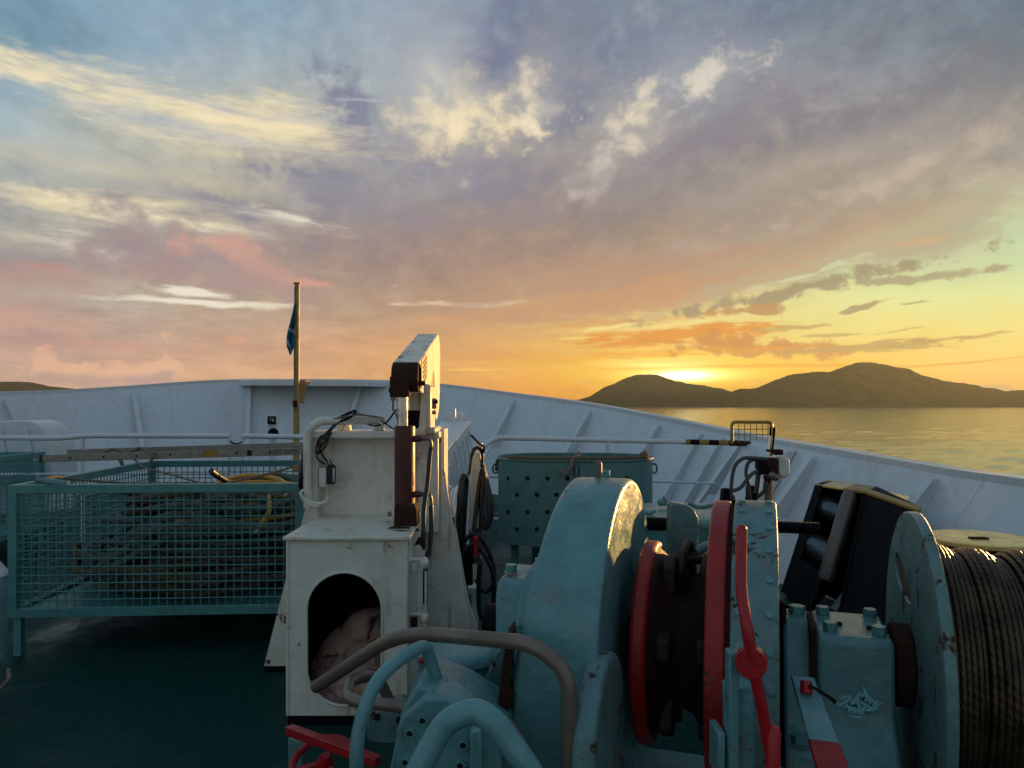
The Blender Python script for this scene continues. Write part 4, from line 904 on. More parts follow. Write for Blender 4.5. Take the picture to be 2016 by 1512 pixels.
# boom: closed box section leaning up and away, seen end on
bx0, bx1 = -.684, -.536
prof = [(4.24, 1.952), (4.24, 1.80), (4.42, 1.775), (4.72, 1.775), (4.86, 1.83), (4.96, 1.90), (5.08, 1.95), (5.10, 1.88), (5.12, 1.70), (5.16, 1.61), (5.28, 1.60), (5.42, 1.68), (5.47, 1.80), (5.50, 1.95), (5.50, 2.08), (5.46, 2.17), (5.40, 2.215), (5.34, 2.222)]
MB().prism([(bx0, y, z) for y, z in prof], (bx1-bx0, 0, 0)).build('boom', CREAM, CR, bevel=.006, smooth=30)
MB().prism([(bx1-.006, y, z) for y, z in [(4.86, 1.83), (4.96, 1.90), (5.08, 1.95), (5.10, 1.88), (5.12, 1.70), (5.0, 1.66), (4.8, 1.7)]], (-.12, 0, 0)).build('inner_link', MAROON, CR)
MB().lathe((bx0-.004, 4.27, 1.868), (1, 0, 0), [(0, 0), (0, .088), (.152, .088), (.152, 0)], 32).build('boom_knuckle', RUST, CR, bevel=.008)
MB().box((xa-.014, 4.235, 1.81), (.11, .12, .12)).build('knuckle_lug', RUST, CR, bevel=.01)
MB().hexa((bx1+.005, 4.25, 1.83), (1, 0, 0), .014, .03).build('pivot_bolt', RUST, CR)
MB().ball((bx0-.008, 4.25, 1.79), .022, 8).build('grease_cap', RUST, CR)
lab = MB().prism([(bx1+.001, y, z) for y, z in [(4.335, 1.965), (4.335, 1.815), (4.37, 1.80), (4.60, 1.865), (4.60, 2.0), (4.565, 2.025)]], (.003, 0, 0)).build('rating_plate', STEEL, CR)
for k in range(5):
    y0_, dzz = 4.40, .028*k
    m_ = MB()
    for a in range(5): m_.box((bx1+.006, 4.415+a*.038, 1.845+dzz+.0105*a), (.002, .026 if (a+k) % 3 else .018, .011))
    m_.build('plate_lettering', BLACKM, CR)
# arm stays beside the ram
MB().prism([(XX(829, 4.5), 4.5, ZZ(757, 4.5)), (XX(835, 4.5), 4.5, ZZ(755, 4.5)), (XX(848, 4.5), 4.5, ZZ(757, 4.5)), (XX(848, 4.5), 4.5, ZZ(858, 4.5)), (XX(822, 4.5), 4.5, ZZ(858, 4.5)), (XX(826, 4.5), 4.5, ZZ(815, 4.5))], (0, .26, 0)).build('stay_arm', CREAM, CR, bevel=.02)
MB().prism([P(815, 858, 4.42), P(815, 846, 4.42), P(826, 842, 4.42), P(857, 842, 4.42), P(857, 854, 4.42), P(842, 858, 4.42)], (0, .36, 0)).build('stay_foot', CREAM, CR, bevel=.012)
MB().prism([P(806, 858, 4.62), P(804, 752, 4.62), P(824, 752, 4.62), P(828, 800, 4.62), P(826, 858, 4.62)], (0, .2, 0)).build('inner_arm', CREAM, CR, bevel=.01)
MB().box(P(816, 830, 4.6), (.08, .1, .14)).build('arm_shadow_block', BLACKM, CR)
for k, y in enumerate((790, 800, 812)): MB().ball(P(855, y, 4.6), .020-.003*k, 8).build('stay_bolt', STEEL, CR)
MB().ball(P(858, 791, 4.5), .014, 8).build('stay_nut', RUST, CR)
# limit switch
MB().lathe(P(774, 789, 4.35), (0, 0, 1), [(0, 0), (0, .016), (.022, .016), (.024, .022), (.036, .022), (.038, .015), (.058, .015), (.06, 0)], 14).build('limit_switch', ALU, CR)
MB().tube(spline([P(774, 789, 4.35), P(774, 806, 4.35), P(781, 818, 4.36), P(785, 840, 4.4)], 6), .006, 6).build('switch_cable', STEEL, CR)
MB().cyl(P(786, 838, 4.36), P(783, 772, 4.36), .009, seg=8).build('thin_pipe', CREAM, CR)
# lifting handle pipe and odds on the column top
MB().tube(fillet([P(606, 1000, 4.5), P(605, 850, 4.5), P(628, 828, 4.5), P(668, 829, 4.52), P(757, 826, 4.58)], .08), .026, 12).build('bent_pipe', CREAM, CR)
for x, w_ in ((677, .075), (747, .04)): MB().prism([P(x-13, 848, 4.6), P(x-9, 830, 4.6), P(x+10 if w_ > .05 else x+6, 830, 4.6), P(x+12 if w_ > .05 else x+7, 848, 4.6)], (0, .06, 0)).build('pipe_bracket', CREAM, CR, bevel=.004)
def cable(pts, r, m_, nm='cable', sg=6): return MB().tube(spline([P(*p) for p in pts], 8), r, sg).build(nm, m_, CR)
cable([(640, 905, 4.5), (628, 880, 4.48), (634, 862, 4.48), (660, 835, 4.5), (690, 812, 4.52), (700, 810, 4.52), (690, 820, 4.52), (665, 833, 4.5), (640, 862, 4.49), (648, 858, 4.48), (640, 880, 4.47), (627, 893, 4.48)], .006, RUBBER)
cable([(641, 866, 4.47), (652, 852, 4.47), (646, 862, 4.47), (632, 880, 4.47), (622, 892, 4.47), (626, 868, 4.47), (634, 858, 4.47), (640, 868, 4.47)], .006, RUBBER)
cable([(634, 870, 4.46), (624, 900, 4.46), (642, 915, 4.46)], .006, RUBBER)
cable([(658, 826, 4.5), (690, 814, 4.55), (730, 820, 4.55), (756, 832, 4.55), (780, 848, 4.55), (786, 848, 4.5)], .006, STEEL)
cable([(712, 828, 4.55), (735, 838, 4.55), (760, 832, 4.5), (776, 812, 4.42), (790, 800, 4.36)], .006, RUBBER)
cable([(655, 832, 4.52), (675, 818, 4.52), (700, 808, 4.5), (690, 822, 4.5), (665, 832, 4.5)], .006, BLACKM)
cable([(672, 846, 4.55), (690, 826, 4.5), (715, 822, 4.5), (740, 826, 4.5), (757, 840, 4.5)], .006, CREAM)
cable([(650, 826, 4.5), (700, 817, 4.48), (745, 821, 4.48), (757, 826, 4.48)], .005, STEEL)
m_ = MB().box(P(652, 934, 4.50), (.055, .05, .12)).build('taped_connector', RUBBER, CR, bevel=.014); MB().box(P(637, 940, 4.53), (.05, .04, .12)).build('junction_box', CREAM, CR, bevel=.008)
MB().box(P(657, 935, 4.468), (.010, .012, .085)).build('tape_strip', SIGNW, CR, bevel=.003)
cable([(647, 915, 4.5), (641, 903, 4.5), (644, 908, 4.5)], .005, RUBBER); cable([(653, 915, 4.5), (649, 905, 4.5)], .005, RUBBER)
cable([(645, 956, 4.5), (646, 975, 4.48), (640, 988, 4.45), (620, 990, 4.42), (600, 982, 4.42), (592, 972, 4.45), (596, 965, 4.5)], .0085, CREAM, 'conduit', 8)
cable([(640, 986, 4.45), (620, 996, 4.42), (598, 985, 4.42), (592, 974, 4.46)], .007, CREAM, 'conduit', 8)
o = MB().ball(P(600, 925, 4.62), .10, 12, (.40, .7, 1.55)).build('bundled_sheet', RUBBER); tag(o, 'black sheet bundled behind the bent white pipe of the crane', 'sheet')
for v in o.data.vertices: v.co += Vector((mnoise.noise(v.co*9), 0, 0))*.02+Vector((.02*(v.co.z-.1), 0, 0))
# hinges, pipes, hoses down the right side
xs = XX(806, 3.95)
for y in (1108, 1216):
    MB().cyl(P(806, y-6, 3.97), P(836, y-6, 4.0), .012, seg=8).build('hinge_arm', CREAM, CR); MB().ball(P(836, y, 3.98), .030, 8, (.8, 1, 1.1)).build('hinge_knob', CREAM, CR)
    MB().box(P(816, y+8, 3.99), (.035, .04, .05)).build('hinge_lug', RUST if y > 1200 else CREAM, CR, bevel=.006)
MB().cyl(P(826, 1120, 4.0), P(824, 1260, 4.0), .016, seg=10).build('side_pipe', CREAM, CR)
MB().cyl(P(838, 1125, 3.97), P(838, 1235, 3.97), .006, seg=8).build('side_rod', CREAM, CR)
def hose(pts, r=.0125): MB().tube(spline([P(*p) for p in pts], 8), r, 10).build('hydraulic_hose', RUBBER, CR)
MB().tube(spline([P(838, 864, 4.27), P(846, 865, 4.27), P(849, 874, 4.27), P(849, 882, 4.27)], 5), .010, 8).build('hose_elbow', STEEL, CR)
MB().tube(spline([P(838, 973, 4.27), P(846, 974, 4.27), P(849, 984, 4.27), P(849, 996, 4.27)], 5), .010, 8).build('hose_elbow', STEEL, CR)
hose([(849, 880, 4.27), (846, 900, 4.26), (842, 950, 4.24), (835, 1000, 4.2), (833, 1055, 4.15), (828, 1070, 4.12)], .0135)
hose([(849, 995, 4.27), (849, 1040, 4.24), (846, 1080, 4.2), (838, 1110, 4.16), (837, 1190, 4.1)], .0135)
MB().prism([P(816, 1074, 4.1), P(822, 1060, 4.1), P(834, 1056, 4.1), P(838, 1078, 4.1), P(834, 1084, 4.1), P(826, 1072, 4.1)], (0, .03, 0)).build('hose_clamp', RUST, CR)
# plastic sack stuffed into the pedestal
vs = []; fs = []; NU, NV = 26, 26
for j in range(NV+1):
    for i in range(NU+1):
        u, v = i/NU, j/NV
        top = 1340-150*u**1.1 if u < .93 else 1204+600*(u-.93)
        top = min(1375, top+18*mnoise.noise(Vector((u*5, 2, 0)))+(30 if u < .25 else 0))
        py = 1386+(top-1386)*v; px = 612+136*u
        fold = .05*mnoise.ridged_multi_fractal(Vector((u*1.6+v*1.1, v*1.0-u*.7, 1)), 1, 2, 4, 1, 2) if True else 0
        Y = 4.02+.22*v**1.5+fold*1.1+.06*abs(u-.5)
        vs.append(P(px, py, Y))
for j in range(NV):
    for i in range(NU): a = j*(NU+1)+i; fs.append((a, a+1, a+NU+2, a+NU+1))
o = MB().add(vs, fs).build('sack', SACKM, smooth=35); s_ = o.modifiers.new('t', 'SOLIDIFY'); s_.thickness = .12; s_.offset = 1
tag(o, 'crumpled dusty pink plastic sack stuffed into the oval opening of the crane pedestal', 'sack')
# ---------------------------------------------------------------- anchor windlass and winch drum
C0 = Vector((.37, 3.10, .74)); AX = Vector((.95, -.32, 0)).normalized(); DF = Vector((-.32, -.95, 0)).normalized()
def SP(s, f=0, z=0): return C0+AX*s+DF*f+Vector((0, 0, z))          # s along the shaft, f towards the viewer, z above the shaft
WN = empty('windlass', (C0.x, C0.y, 0), 'big teal anchor windlass with red chain wheel and brake, paint flaking to rust', 'windlass')
def disc(name, m_, s0, s1, r, e=.0, inner=0, seg=72, bevel=.008, parent=WN):
    pr = [(0, inner), (0, r), (s1-s0, r), (s1-s0, inner)]
    if inner: pr.append((0, inner))
    return MB().lathe(SP(s0), AX, pr, seg, up=(0, 0, 1)).build(name, m_, parent, bevel=bevel)
def bolt(p, ax, r=.016, h=.014, m_=TEAL, nm='bolt', parent=WN):
    b_ = MB(); p = Vector(p); a = Vector(ax).normalized(); b_.cyl(p, p+a*.004, r*1.25, seg=14); b_.hexa(p+a*.004, a, r, h)
    return b_.build(nm, m_, parent, bevel=.0025, seg=1)
# gear case: deep rounded cover, straight sided below
R1 = .655
def cover(s0, s1, r, zlow, name, m_, nseg=40, fscale=1.0, bevel=.02, widen=0.0):
    pr = []
    for k in range(nseg+1):
        th = PI*k/nseg; pr.append((math.cos(th)*r*fscale, math.sin(th)*r))
    lo = [(r*fscale+widen, -C0.z+zlow), (-r*fscale, -C0.z+zlow)]
    pts = pr[::-1]+[lo[0]] if False else pr+[(-r*fscale, -C0.z+zlow), (r*fscale+widen, -C0.z+zlow)]
    q = [SP(s0, a, z) for a, z in pts]
    return MB().prism(q, AX*(s1-s0)).build(name, m_, WN, bevel=bevel, smooth=30, seg=3)
pr = [(math.cos(PI*k/44)*R1, math.sin(PI*k/44)*R1) for k in range(45)]+[(-R1, -C0.z+.06), (R1+.02, -C0.z+.06)]
sl_ = lambda z: -.112-.075*min(1, max(0, (.62-z)/.75))**1.2
MB().slab([SP(sl_(z), a, z) for a, z in pr], [SP(.125, a, z) for a, z in pr]).build('gear_case', TEAL, WN, bevel=.02, smooth=30, seg=3)
MB().prism([P(x, y, 2.50) for x, y in ((1012, 1238), (1016, 1262), (1006, 1310), (1002, 1350), (1012, 1372), (1000, 1402), (990, 1420), (978, 1420), (982, 1370), (990, 1300), (1000, 1252))], (.004, .10, 0)).build('rust_scar', RUST, WN, bevel=.003)
# lifting eye on the case
p = P(1178, 944, 3.12)
MB().prism([p+AX*x+Vector((0, 0, z)) for x, z in ((-.014, -.02), (.014, -.02), (.014, .065), (.008, .078), (-.008, .078), (-.014, .065))], (-DF*.012)).build('lifting_lug', STEEL, WN, bevel=.004)
MB().box(p+Vector((.04, .05, .012)), (.03, .02, .045)).build('lug_plate', TEAL, WN, bevel=.004)
MB().ball(SP(-.03, .655*.93, -.22), .014, 8, (1.6, .5, 1)).build('plug', TEAL, WN)
# smaller cover bulging in front of the case on its right flank
pr = [(.30*math.cos(PI*k/28), .30*math.sin(PI*k/28)) for k in range(29)]+[(-.30, -.6), (.30, -.6)]
q = [SP(.09, .60+a*.92, z-.18) for a, z in pr]; MB().prism(q, AX*.075).build('side_cover', TEALW, WN, bevel=.02, smooth=30, seg=3)
# left bearing, flange and rusty gap
MB().prism([SP(-.40, a, z) for a, z in ((-.14, -.66), (-.14, .20), (-.06, .26), (.16, .24), (.2, .18), (.2, -.66))], AX*.18).build('bearing_block', TEAL, WN, bevel=.02)
for a, f in ((-.36, .10), (-.27, -.03)): bolt(SP(a, f, .255 if f > 0 else .262), (0, 0, 1), .026, .03)
disc('rusty_hub', RUST, -.235, -.125, .27, seg=48)
disc('flange_plate', TEAL, -.285, -.235, .29, seg=56, bevel=.01)
disc('shaft', BLACKM, -.5, 2.3, .085, seg=24, bevel=0)
# red chain wheel between its flanges
disc('chain_wheel_flange', REDW, .185, .245, .40, seg=60, bevel=.016)
GYM = paint('shaded_red_paint', (.020, .003, .002), rough=.6, bump=.6, dirt=.6, dirtcol=(.015, .006, .004), chips=.2, chipcol=(.012, .006, .004))  # near-black red: the shade between the flanges is put into the colour
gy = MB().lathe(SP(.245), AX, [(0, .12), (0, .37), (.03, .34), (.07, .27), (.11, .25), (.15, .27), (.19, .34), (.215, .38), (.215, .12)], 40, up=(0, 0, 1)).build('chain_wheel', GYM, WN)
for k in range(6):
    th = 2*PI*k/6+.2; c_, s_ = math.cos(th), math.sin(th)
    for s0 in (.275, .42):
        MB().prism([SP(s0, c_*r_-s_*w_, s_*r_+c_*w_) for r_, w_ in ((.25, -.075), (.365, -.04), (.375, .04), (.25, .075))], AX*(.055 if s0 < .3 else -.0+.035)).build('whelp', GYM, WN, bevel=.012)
# chain riding over the wheel
def link(c, t_, up, L=.115, W_=.062, r=.017):
    t_ = t_.normalized(); up = (up-t_*up.dot(t_)).normalized(); pts = []
    for k in range(20):
        a = 2*PI*k/20; x = math.cos(a); y = math.sin(a)
        px_ = (L-W_)*(1 if x > 0 else -1)*min(1, abs(x)*3)+W_*x*.9; pts.append(c+t_*px_+up*(W_*y))
    return MB().tube(pts, r, 8, closed=True)
chn = empty('anchor_chain', SP(.355, 0, .30), 'dark rusty anchor chain riding over the red chain wheel', 'chain')
for k in range(8):
    th = PI*(.46+k/12*1.05); c = SP(.355, math.cos(th)*.315, math.sin(th)*.315) if th < PI else SP(.355, -.315, -(th-PI)*.3)
    tv = DF*-math.sin(th)+Vector((0, 0, math.cos(th))); rad = DF*math.cos(th)+Vector((0, 0, math.sin(th)))
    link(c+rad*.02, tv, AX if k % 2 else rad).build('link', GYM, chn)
# brake drum rim (red) and lined brake band (teal)
disc('brake_drum', REDW, .462, .528, .578, inner=.16, seg=80, bevel=.010)
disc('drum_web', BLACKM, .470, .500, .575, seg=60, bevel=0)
disc('drum_edge', RUST, .528, .545, .560, inner=.3, seg=60, bevel=0)
RB = .583
disc('brake_band', TEALW, .545, .698, RB, inner=RB-.03, seg=96, bevel=.006)
disc('brake_web', BLACKM, .56, .69, RB-.03, seg=60, bevel=0)
for k in range(9):
    th = math.radians(86-k*11.5)
    for s_ in (.574, .670):
        rd = DF*math.cos(th)+Vector((0, 0, math.sin(th))); bolt(SP(s_)+rd*(RB-.002), rd, .0155, .009, TEAL, 'band_bolt')
# red two-armed handle in front of the band
YH = 2.10
HD = [(1460, 1042), (1458, 1160), (1470, 1230), (1480, 1300), (1500, 1392), (1520, 1505)]
hb = MB().tube(fillet([P(x, y, YH+(.10 if i == 0 else .05 if i == 1 else 0)) for i, (x, y) in enumerate(HD)], .05), .0165, 14).build('brake_handle', RED, WN)
MB().lathe(P(1479, 1300, YH+.02), (P(1479, 1300, YH)-P(1481, 1275, YH+.12)).normalized()*-1, [(-.035, 0), (-.035, .044), (.006, .045), (.010, .040), (.010, 0)], 32).build('handle_hub', RED, WN, bevel=.002)
c_ = P(1527, 1437, YH-.02); MB().lathe(c_-Vector((.010, 0, .13)), (.08, .1, 1), [(0, 0), (0, .020), (.12, .020), (.136, .014), (.14, 0)], 18).build('handle_grip', RED, WN)
MB().ball(P(1460, 1043, YH+.10), .0167, 8).build('handle_tip', RED, WN)
MB().cyl(P(1452, 1345, YH+.12), P(1455, 1500, YH+.12), .045, seg=20).build('brake_strut', TEAL, WN)
MB().box(P(1441, 1400, YH+.06), (.03, .05, .36)).build('strut_plate', TEAL, WN, bevel=.006)
MB().box(P(1412, 1475, YH+.10), (.022, .10, .14)).build('small_lug', TEAL, WN, bevel=.005)
# screw spindle and its forked block
MB().cyl(P(1240, 1030, 3.75), P(1335, 1033, 3.65), .031, seg=20).build('spindle', BLACKM, WN)
m_ = MB(); 
def thread(a, b_, r, pitch, nm):
    a, b_ = Vector(a), Vector(b_); n = int((b_-a).length/pitch*8); t_ = (b_-a).normalized(); u = t_.orthogonal().normalized(); w = t_.cross(u)
    MB().tube([a.lerp(b_, i/n)+(u*math.cos(i*PI/4)+w*math.sin(i*PI/4))*r for i in range(n+1)], pitch*.42, 5).build(nm, RUST if nm == 'x' else BLACKM, WN)
thread(P(1240, 1030, 3.75), P(1335, 1033, 3.65), .031, .012, 'spindle_thread')
MB().cyl(P(1375, 1033, 3.6), P(1440, 1034, 3.6), .028, seg=20).build('spindle_sleeve', TEAL, WN)
MB().cyl(P(1500, 1036, 3.5), P(1616, 1041, 3.42), .026, seg=20).build('spindle', BLACKM, WN); thread(P(1500, 1036, 3.5), P(1614, 1041, 3.42), .026, .011, 'spindle_thread')
pl = [P(x, y, 3.5) for x, y in ((1321, 995), (1328, 991), (1352, 994), (1366, 1004), (1375, 1020), (1376, 1050), (1370, 1110), (1362, 1220), (1318, 1220), (1320, 1110))]
MB().prism(pl, (0, .10, 0)).build('nut_block', TEALW, WN, bevel=.006)
MB().lathe(P(1336, 1027, 3.502), (0, -1, 0), [(0, 0), (0, .0235), (.004, .0235), (.004, 0)], 28).build('trunnion_pin', TEAL, WN)
MB().lathe(P(1336, 1027, 3.503), (0, -1, 0), [(0, .024), (.0015, .024), (.0015, .0275), (0, .0275)], 28).build('pin_ring', BLACKM, WN)
MB().tube(spline([P(1372, 1085, 3.5), P(1390, 1076, 3.5), P(1412, 1072, 3.5)], 5), .022, 10).build('link_rod', TEAL, WN)
MB().lathe(P(1393, 1085, 3.7), (0, 0, 1), [(-.1, .0), (-.1, .05), (0, .045), (.01, .03), (.012, 0)], 16).build('valve_cap', ALU, WN)
# narrow pedestal with nuts
S1 = .722
MB().prism([SP(S1, f, z) for f, z in ((-.20, -.68), (-.20, .10), (-.12, .14), (.02, .14), (.08, .10), (.16, -.05), (.22, -.20), (.30, -.25), (.36, -.68))], AX*.10).build('narrow_pedestal', TEAL, WN, bevel=.014, smooth=30)
bolt(SP(S1+.055, -.06, .138), (0, 0, 1), .033, .030); bolt(SP(S1+.05, .26, -.235), (0, 0, 1), .034, .028)
MB().box(SP(S1-.025, -.05, -.1), (.012, .2, .6)).build('rust_shim', RUST, WN)
# wide bearing pedestal with four bolts
S2 = .835; WB = .255
MB().prism([SP(S2, f, z) for f, z in ((-.24, -.68), (-.22, .115), (-.19, .125), (.14, .125), (.165, .11), (.185, -.12), (.20, -.17), (.36, -.30), (.42, -.36), (.44, -.68))], AX*WB).build('bearing_pedestal', TEAL, WN, bevel=.014, smooth=30)
for s_, f in ((.04, -.13), (.215, -.15), (.05, .09), (.215, .09)): bolt(SP(S2+s_, f, .123), (0, 0, 1), .027, .032)
for s_, f in ((.09, .0), (.19, .02)): MB().ball(SP(S2+s_, f, .128), .011, 6).build('grease_nipple', RUST, WN)
MB().box(SP(S2-.012, .05, -.1), (.02, .25, .5), Matrix.Rotation(-.32, 3, 'Z')).build('rust_shim', RUST, WN)
disc('rusty_collar', RUST, 1.10, 1.16, .15, seg=30, bevel=.004)
# clutch lever: flat bar with a red tip, held by a red pin
lv = [SP(.80, .26, -.22), SP(.845, .50, -.36), SP(.90, .64, -.50)]
def bar(a, b_, w_, h_, nm, m_, w2=None):
    d_ = (b_-a).normalized(); u = AX; n = d_.cross(u).normalized(); w2 = w2 or w_
    return MB().slab([a-u*w_/2-n*h_/2, a+u*w_/2-n*h_/2, a+u*w_/2+n*h_/2, a-u*w_/2+n*h_/2], [b_-u*w2/2-n*h_/2, b_+u*w2/2-n*h_/2, b_+u*w2/2+n*h_/2, b_-u*w2/2+n*h_/2]).build(nm, m_, WN, bevel=.004)
A_, Bv, Cv = P(1580, 1335, 2.5), P(1622, 1462, 2.2), P(1648, 1540, 2.05)
bar(A_, Bv, .075, .016, 'clutch_lever', TEAL, .085); bar(Bv+(Cv-Bv)*.01, Cv, .087, .018, 'lever_tip', REDW, .09)
MB().cyl(P(1588, 1366, 2.40), P(1587, 1342, 2.42), .019, seg=12).build('lever_pin', RED, WN)
chain_pts = spline([P(1594, 1350, 2.38), P(1610, 1358, 2.4), P(1625, 1368, 2.42), P(1640, 1378, 2.44), P(1650, 1390, 2.44)], 6)
MB().tube(chain_pts, .006, 6).build('pin_lanyard', RUST, WN)
rnd = random.Random(11); prev = P(1650, 1388, 2.44)
ch2 = empty('safety_chain', P(1690, 1390, 2.45), 'small heap of teal painted chain lying on the winch pedestal foot', 'chain')
path = [(1652, 1388), (1660, 1380), (1672, 1378), (1684, 1384), (1690, 1394), (1680, 1402), (1668, 1398), (1662, 1390), (1674, 1385), (1688, 1380), (1694, 1370), (1700, 1362), (1704, 1372), (1710, 1384), (1722, 1390), (1730, 1386), (1720, 1396), (1708, 1398), (1698, 1392), (1690, 1406), (1678, 1404)]
for k in range(len(path)-1):
    a, b_ = P(*path[k], 2.40-.004*(path[k][1]-1360)/2), P(*path[k+1], 2.40-.004*(path[k+1][1]-1360)/2)
    link((a+b_)/2, b_-a, Vector((0, 0, 1)) if k % 2 else Vector((.2, -1, .3)), .021, .0105, .0052).build('link', TEAL, ch2)
# winch drum: left flange with a slotted hole, coiled wire, right flange
SF = 1.165; RF = .565
n = 80; outer = [(math.cos(2*PI*k/n)*RF, math.sin(2*PI*k/n)*RF) for k in range(n)]
MBf = MB(); hol = []
hpts = []
for k in range(24):
    th = 2*PI*k/24; a, b_ = .175*math.cos(th), .050*math.sin(th)*(1-.35*math.cos(th)); r_ = -.28; hpts.append((-.155+a*math.cos(r_)-b_*math.sin(r_), .285+a*math.sin(r_)+b_*math.cos(r_)))
# build the flange as concentric faces split round the hole with bmesh fill
bm = MBf.bm
def loop(pts, s): return [bm.verts.new(SP(s, a, z)) for a, z in pts]
for s_ in (SF, SF+.036):
    lo = loop(outer, s_); li = loop(hpts, s_); es = []
    for L_ in (lo, li):
        for i in range(len(L_)): es.append(bm.edges.new((L_[i], L_[(i+1) % len(L_)])))
    bmesh.ops.triangle_fill(bm, edges=es, use_beauty=True)
    if s_ == SF: l0, i0_ = lo, li
    else:
        for A1, B1 in ((l0, lo), (i0_, li)):
            for i in range(len(A1)): bm.faces.new((A1[i], A1[(i+1) % len(A1)], B1[(i+1) % len(A1)], B1[i]))
MBf.build('drum_flange', TEALW, WN, smooth=30, bevel=.006)
MB().prism([SP(SF+.010, a, z) for a, z in hpts], AX*.012).build('slot_back', RUST if False else paint('brown_slot', (.13, .075, .035), rough=.7, bump=.6), WN)
disc('drum_core', RUST, SF+.036, 2.14, .372, seg=40, bevel=0)
disc('drum_flange', TEALW, 2.14, 2.18, RF, seg=60)
MB().prism([SP(2.26, f, z) for f, z in ((-.24, -.68), (-.22, .115), (.14, .115), (.185, -.12), (.36, -.30), (.44, -.68))], AX*WB).build('bearing_pedestal', TEAL, WN, bevel=.014)
MB().box(SP(.95, 0, -.705), (2.9, 1.0, .06), Matrix.Rotation(-.325, 3, 'Z')).build('bedplate', TEAL, WN, bevel=.008)
# the wire: turns lie side by side in uneven groups
wr = MB(); rw = .0098; pts = []; s_ = SF+.055; turns = 0; rnd = random.Random(2)
lay = [(SF+.05, .405)]
rad_of = lambda s: .405+.036*abs(math.sin((s-SF)*22))**.7+.012*math.sin((s-SF)*13+1)
vs = []; uvl = []
s_ = SF+.055; th0 = 0; tot = 0
while s_ < 2.11:
    K = 48; r0 = rad_of(s_)+rnd.uniform(-.004, .005)
    for k in range(K):
        f = k/K; s2 = s_+.0180*f; th = 2*PI*f; r_ = (r0*(1-f)+rad_of(s_+.0180)*f)
        pts.append(SP(s2+.002*math.sin(th*2+s_*9), math.cos(th)*r_, math.sin(th)*r_))
    s_ += .0180
wr.tube(pts, rw, 8)
o = wr.build('wire_rope', WIRE, smooth=80, origin=SP(1.65, 0, -.4)); tag(o, 'greasy brown steel wire rope wound in tight turns on the winch drum', 'wire rope')
uv = o.data.uv_layers.new(name='UVMap')
nv = len(o.data.vertices)
for p_ in o.data.polygons:
    iv = [o.data.vertices[v].index for v in p_.vertices]; hi_ = max(iv)
    for li, v in zip(p_.loop_indices, p_.vertices):
        ring, k = divmod(v, 8)
        if k == 0 and max(x % 8 for x in iv) == 7: k = 8
        uv.data[li].uv = (ring*.045, k/8)
# inner darker layer between the humps
wr = MB(); pts = []; s_ = SF+.045
while s_ < 2.12:
    for k in range(40):
        f = k/40; th = 2*PI*f+.5; pts.append(SP(s_+.029*f, math.cos(th)*.385, math.sin(th)*.385))
    s_ += .029
o = wr.tube(pts, .0145, 6).build('wire_rope', WIRE, smooth=80, origin=SP(1.65, 0, -.4)); tag(o, 'lower layer of dark wire rope showing between the top turns on the winch drum', 'wire rope')
uv = o.data.uv_layers.new(name='UVMap')
for l in o.data.loops: ring, k = divmod(l.vertex_index, 6); uv.data[l.index].uv = (ring*.06, k/6)

# ---------------------------------------------------------------- hydraulic motor and gearbox left of the case
GB = empty('hydraulic_motor', (XX(850, 2.75), 2.75, 0), 'teal hydraulic motor and gearbox standing left of the windlass behind bent pipes', 'motor')
xm = XX(905, 2.95); zc_ = ZZ(1268, 2.95)
MB().lathe((xm, 2.95, .06), (0, 0, 1), [(0, .0), (0, .175), (zc_-.12, .165), (zc_-.105, .178), (zc_-.085, .178), (zc_-.07, .168), (zc_-.062, .15), (zc_-.06, 0)], 48).build('gearbox_housing', TEAL, GB)
for k in range(3): bolt(P(1020+22*k-0, 1236+1*k, 2.9)+Vector((0, 0, 0)), (0, 0, 1), .013, .010, TEAL, 'cap_bolt', GB)
# split casing flange seen edge on
MB().prism([P(968, 1512, 2.72), P(948, 1420, 2.72), P(950, 1350, 2.72), P(975, 1285, 2.72), P(1002, 1262, 2.72), P(1002, 1512, 2.72)], (.02, .10, 0)).build('casing_flange', TEALW, GB, bevel=.008)
MB().ball(P(938, 1362, 2.68), .028, 8, (1, .8, 1)).build('casing_lug', TEAL, GB); MB().ball(P(925, 1372, 2.68), .018, 8).build('casing_nut', TEAL, GB)
# socket-bolted cover plate
cx_, cy_ = P(868, 1460, 2.30), None
pl = [P(x, y, 2.30) for x, y in ((778, 1440), (790, 1412), (835, 1372), (880, 1372), (960, 1420), (985, 1470), (990, 1620), (780, 1620))]
MB().prism(pl, (.02, .14, 0)).build('cover_plate', TEAL, GB, bevel=.014)
pl2 = [P(x, y, 2.36) for x, y in ((745, 1620), (790, 1400), (815, 1356), (830, 1350), (905, 1380), (1000, 1440), (1020, 1620))]
MB().prism(pl2, (.02, .30, 0)).build('motor_body', TEAL, GB, bevel=.03)
for x, y in ((832, 1418), (866, 1414), (807, 1443), (798, 1500), (912, 1466), (906, 1506)):
    p = P(x, y, 2.30); MB().lathe(p+Vector((0, .002, 0)), (0, -1, 0), [(0, .019), (.010, .018), (.011, .010), (.002, .009), (.002, 0)], 18).build('socket_bolt', TEAL, GB); MB().cyl(p+Vector((0, -.0022, 0)), p+Vector((0, -.0045, 0)), .0088, seg=6).build('socket', DARK, GB)
MB().prism([P(925, 1440, 2.24), P(948, 1436, 2.24), P(950, 1640, 2.24), P(925, 1640, 2.24)], (0, .06, 0)).build('rib', TEAL, GB, bevel=.008)
MB().prism([P(722, 1400, 2.8), P(790, 1392, 2.8), P(806, 1402, 2.8), P(800, 1470, 2.8), P(722, 1462, 2.8)], (0, .14, 0)).build('side_flange', TEALW, GB, bevel=.01)
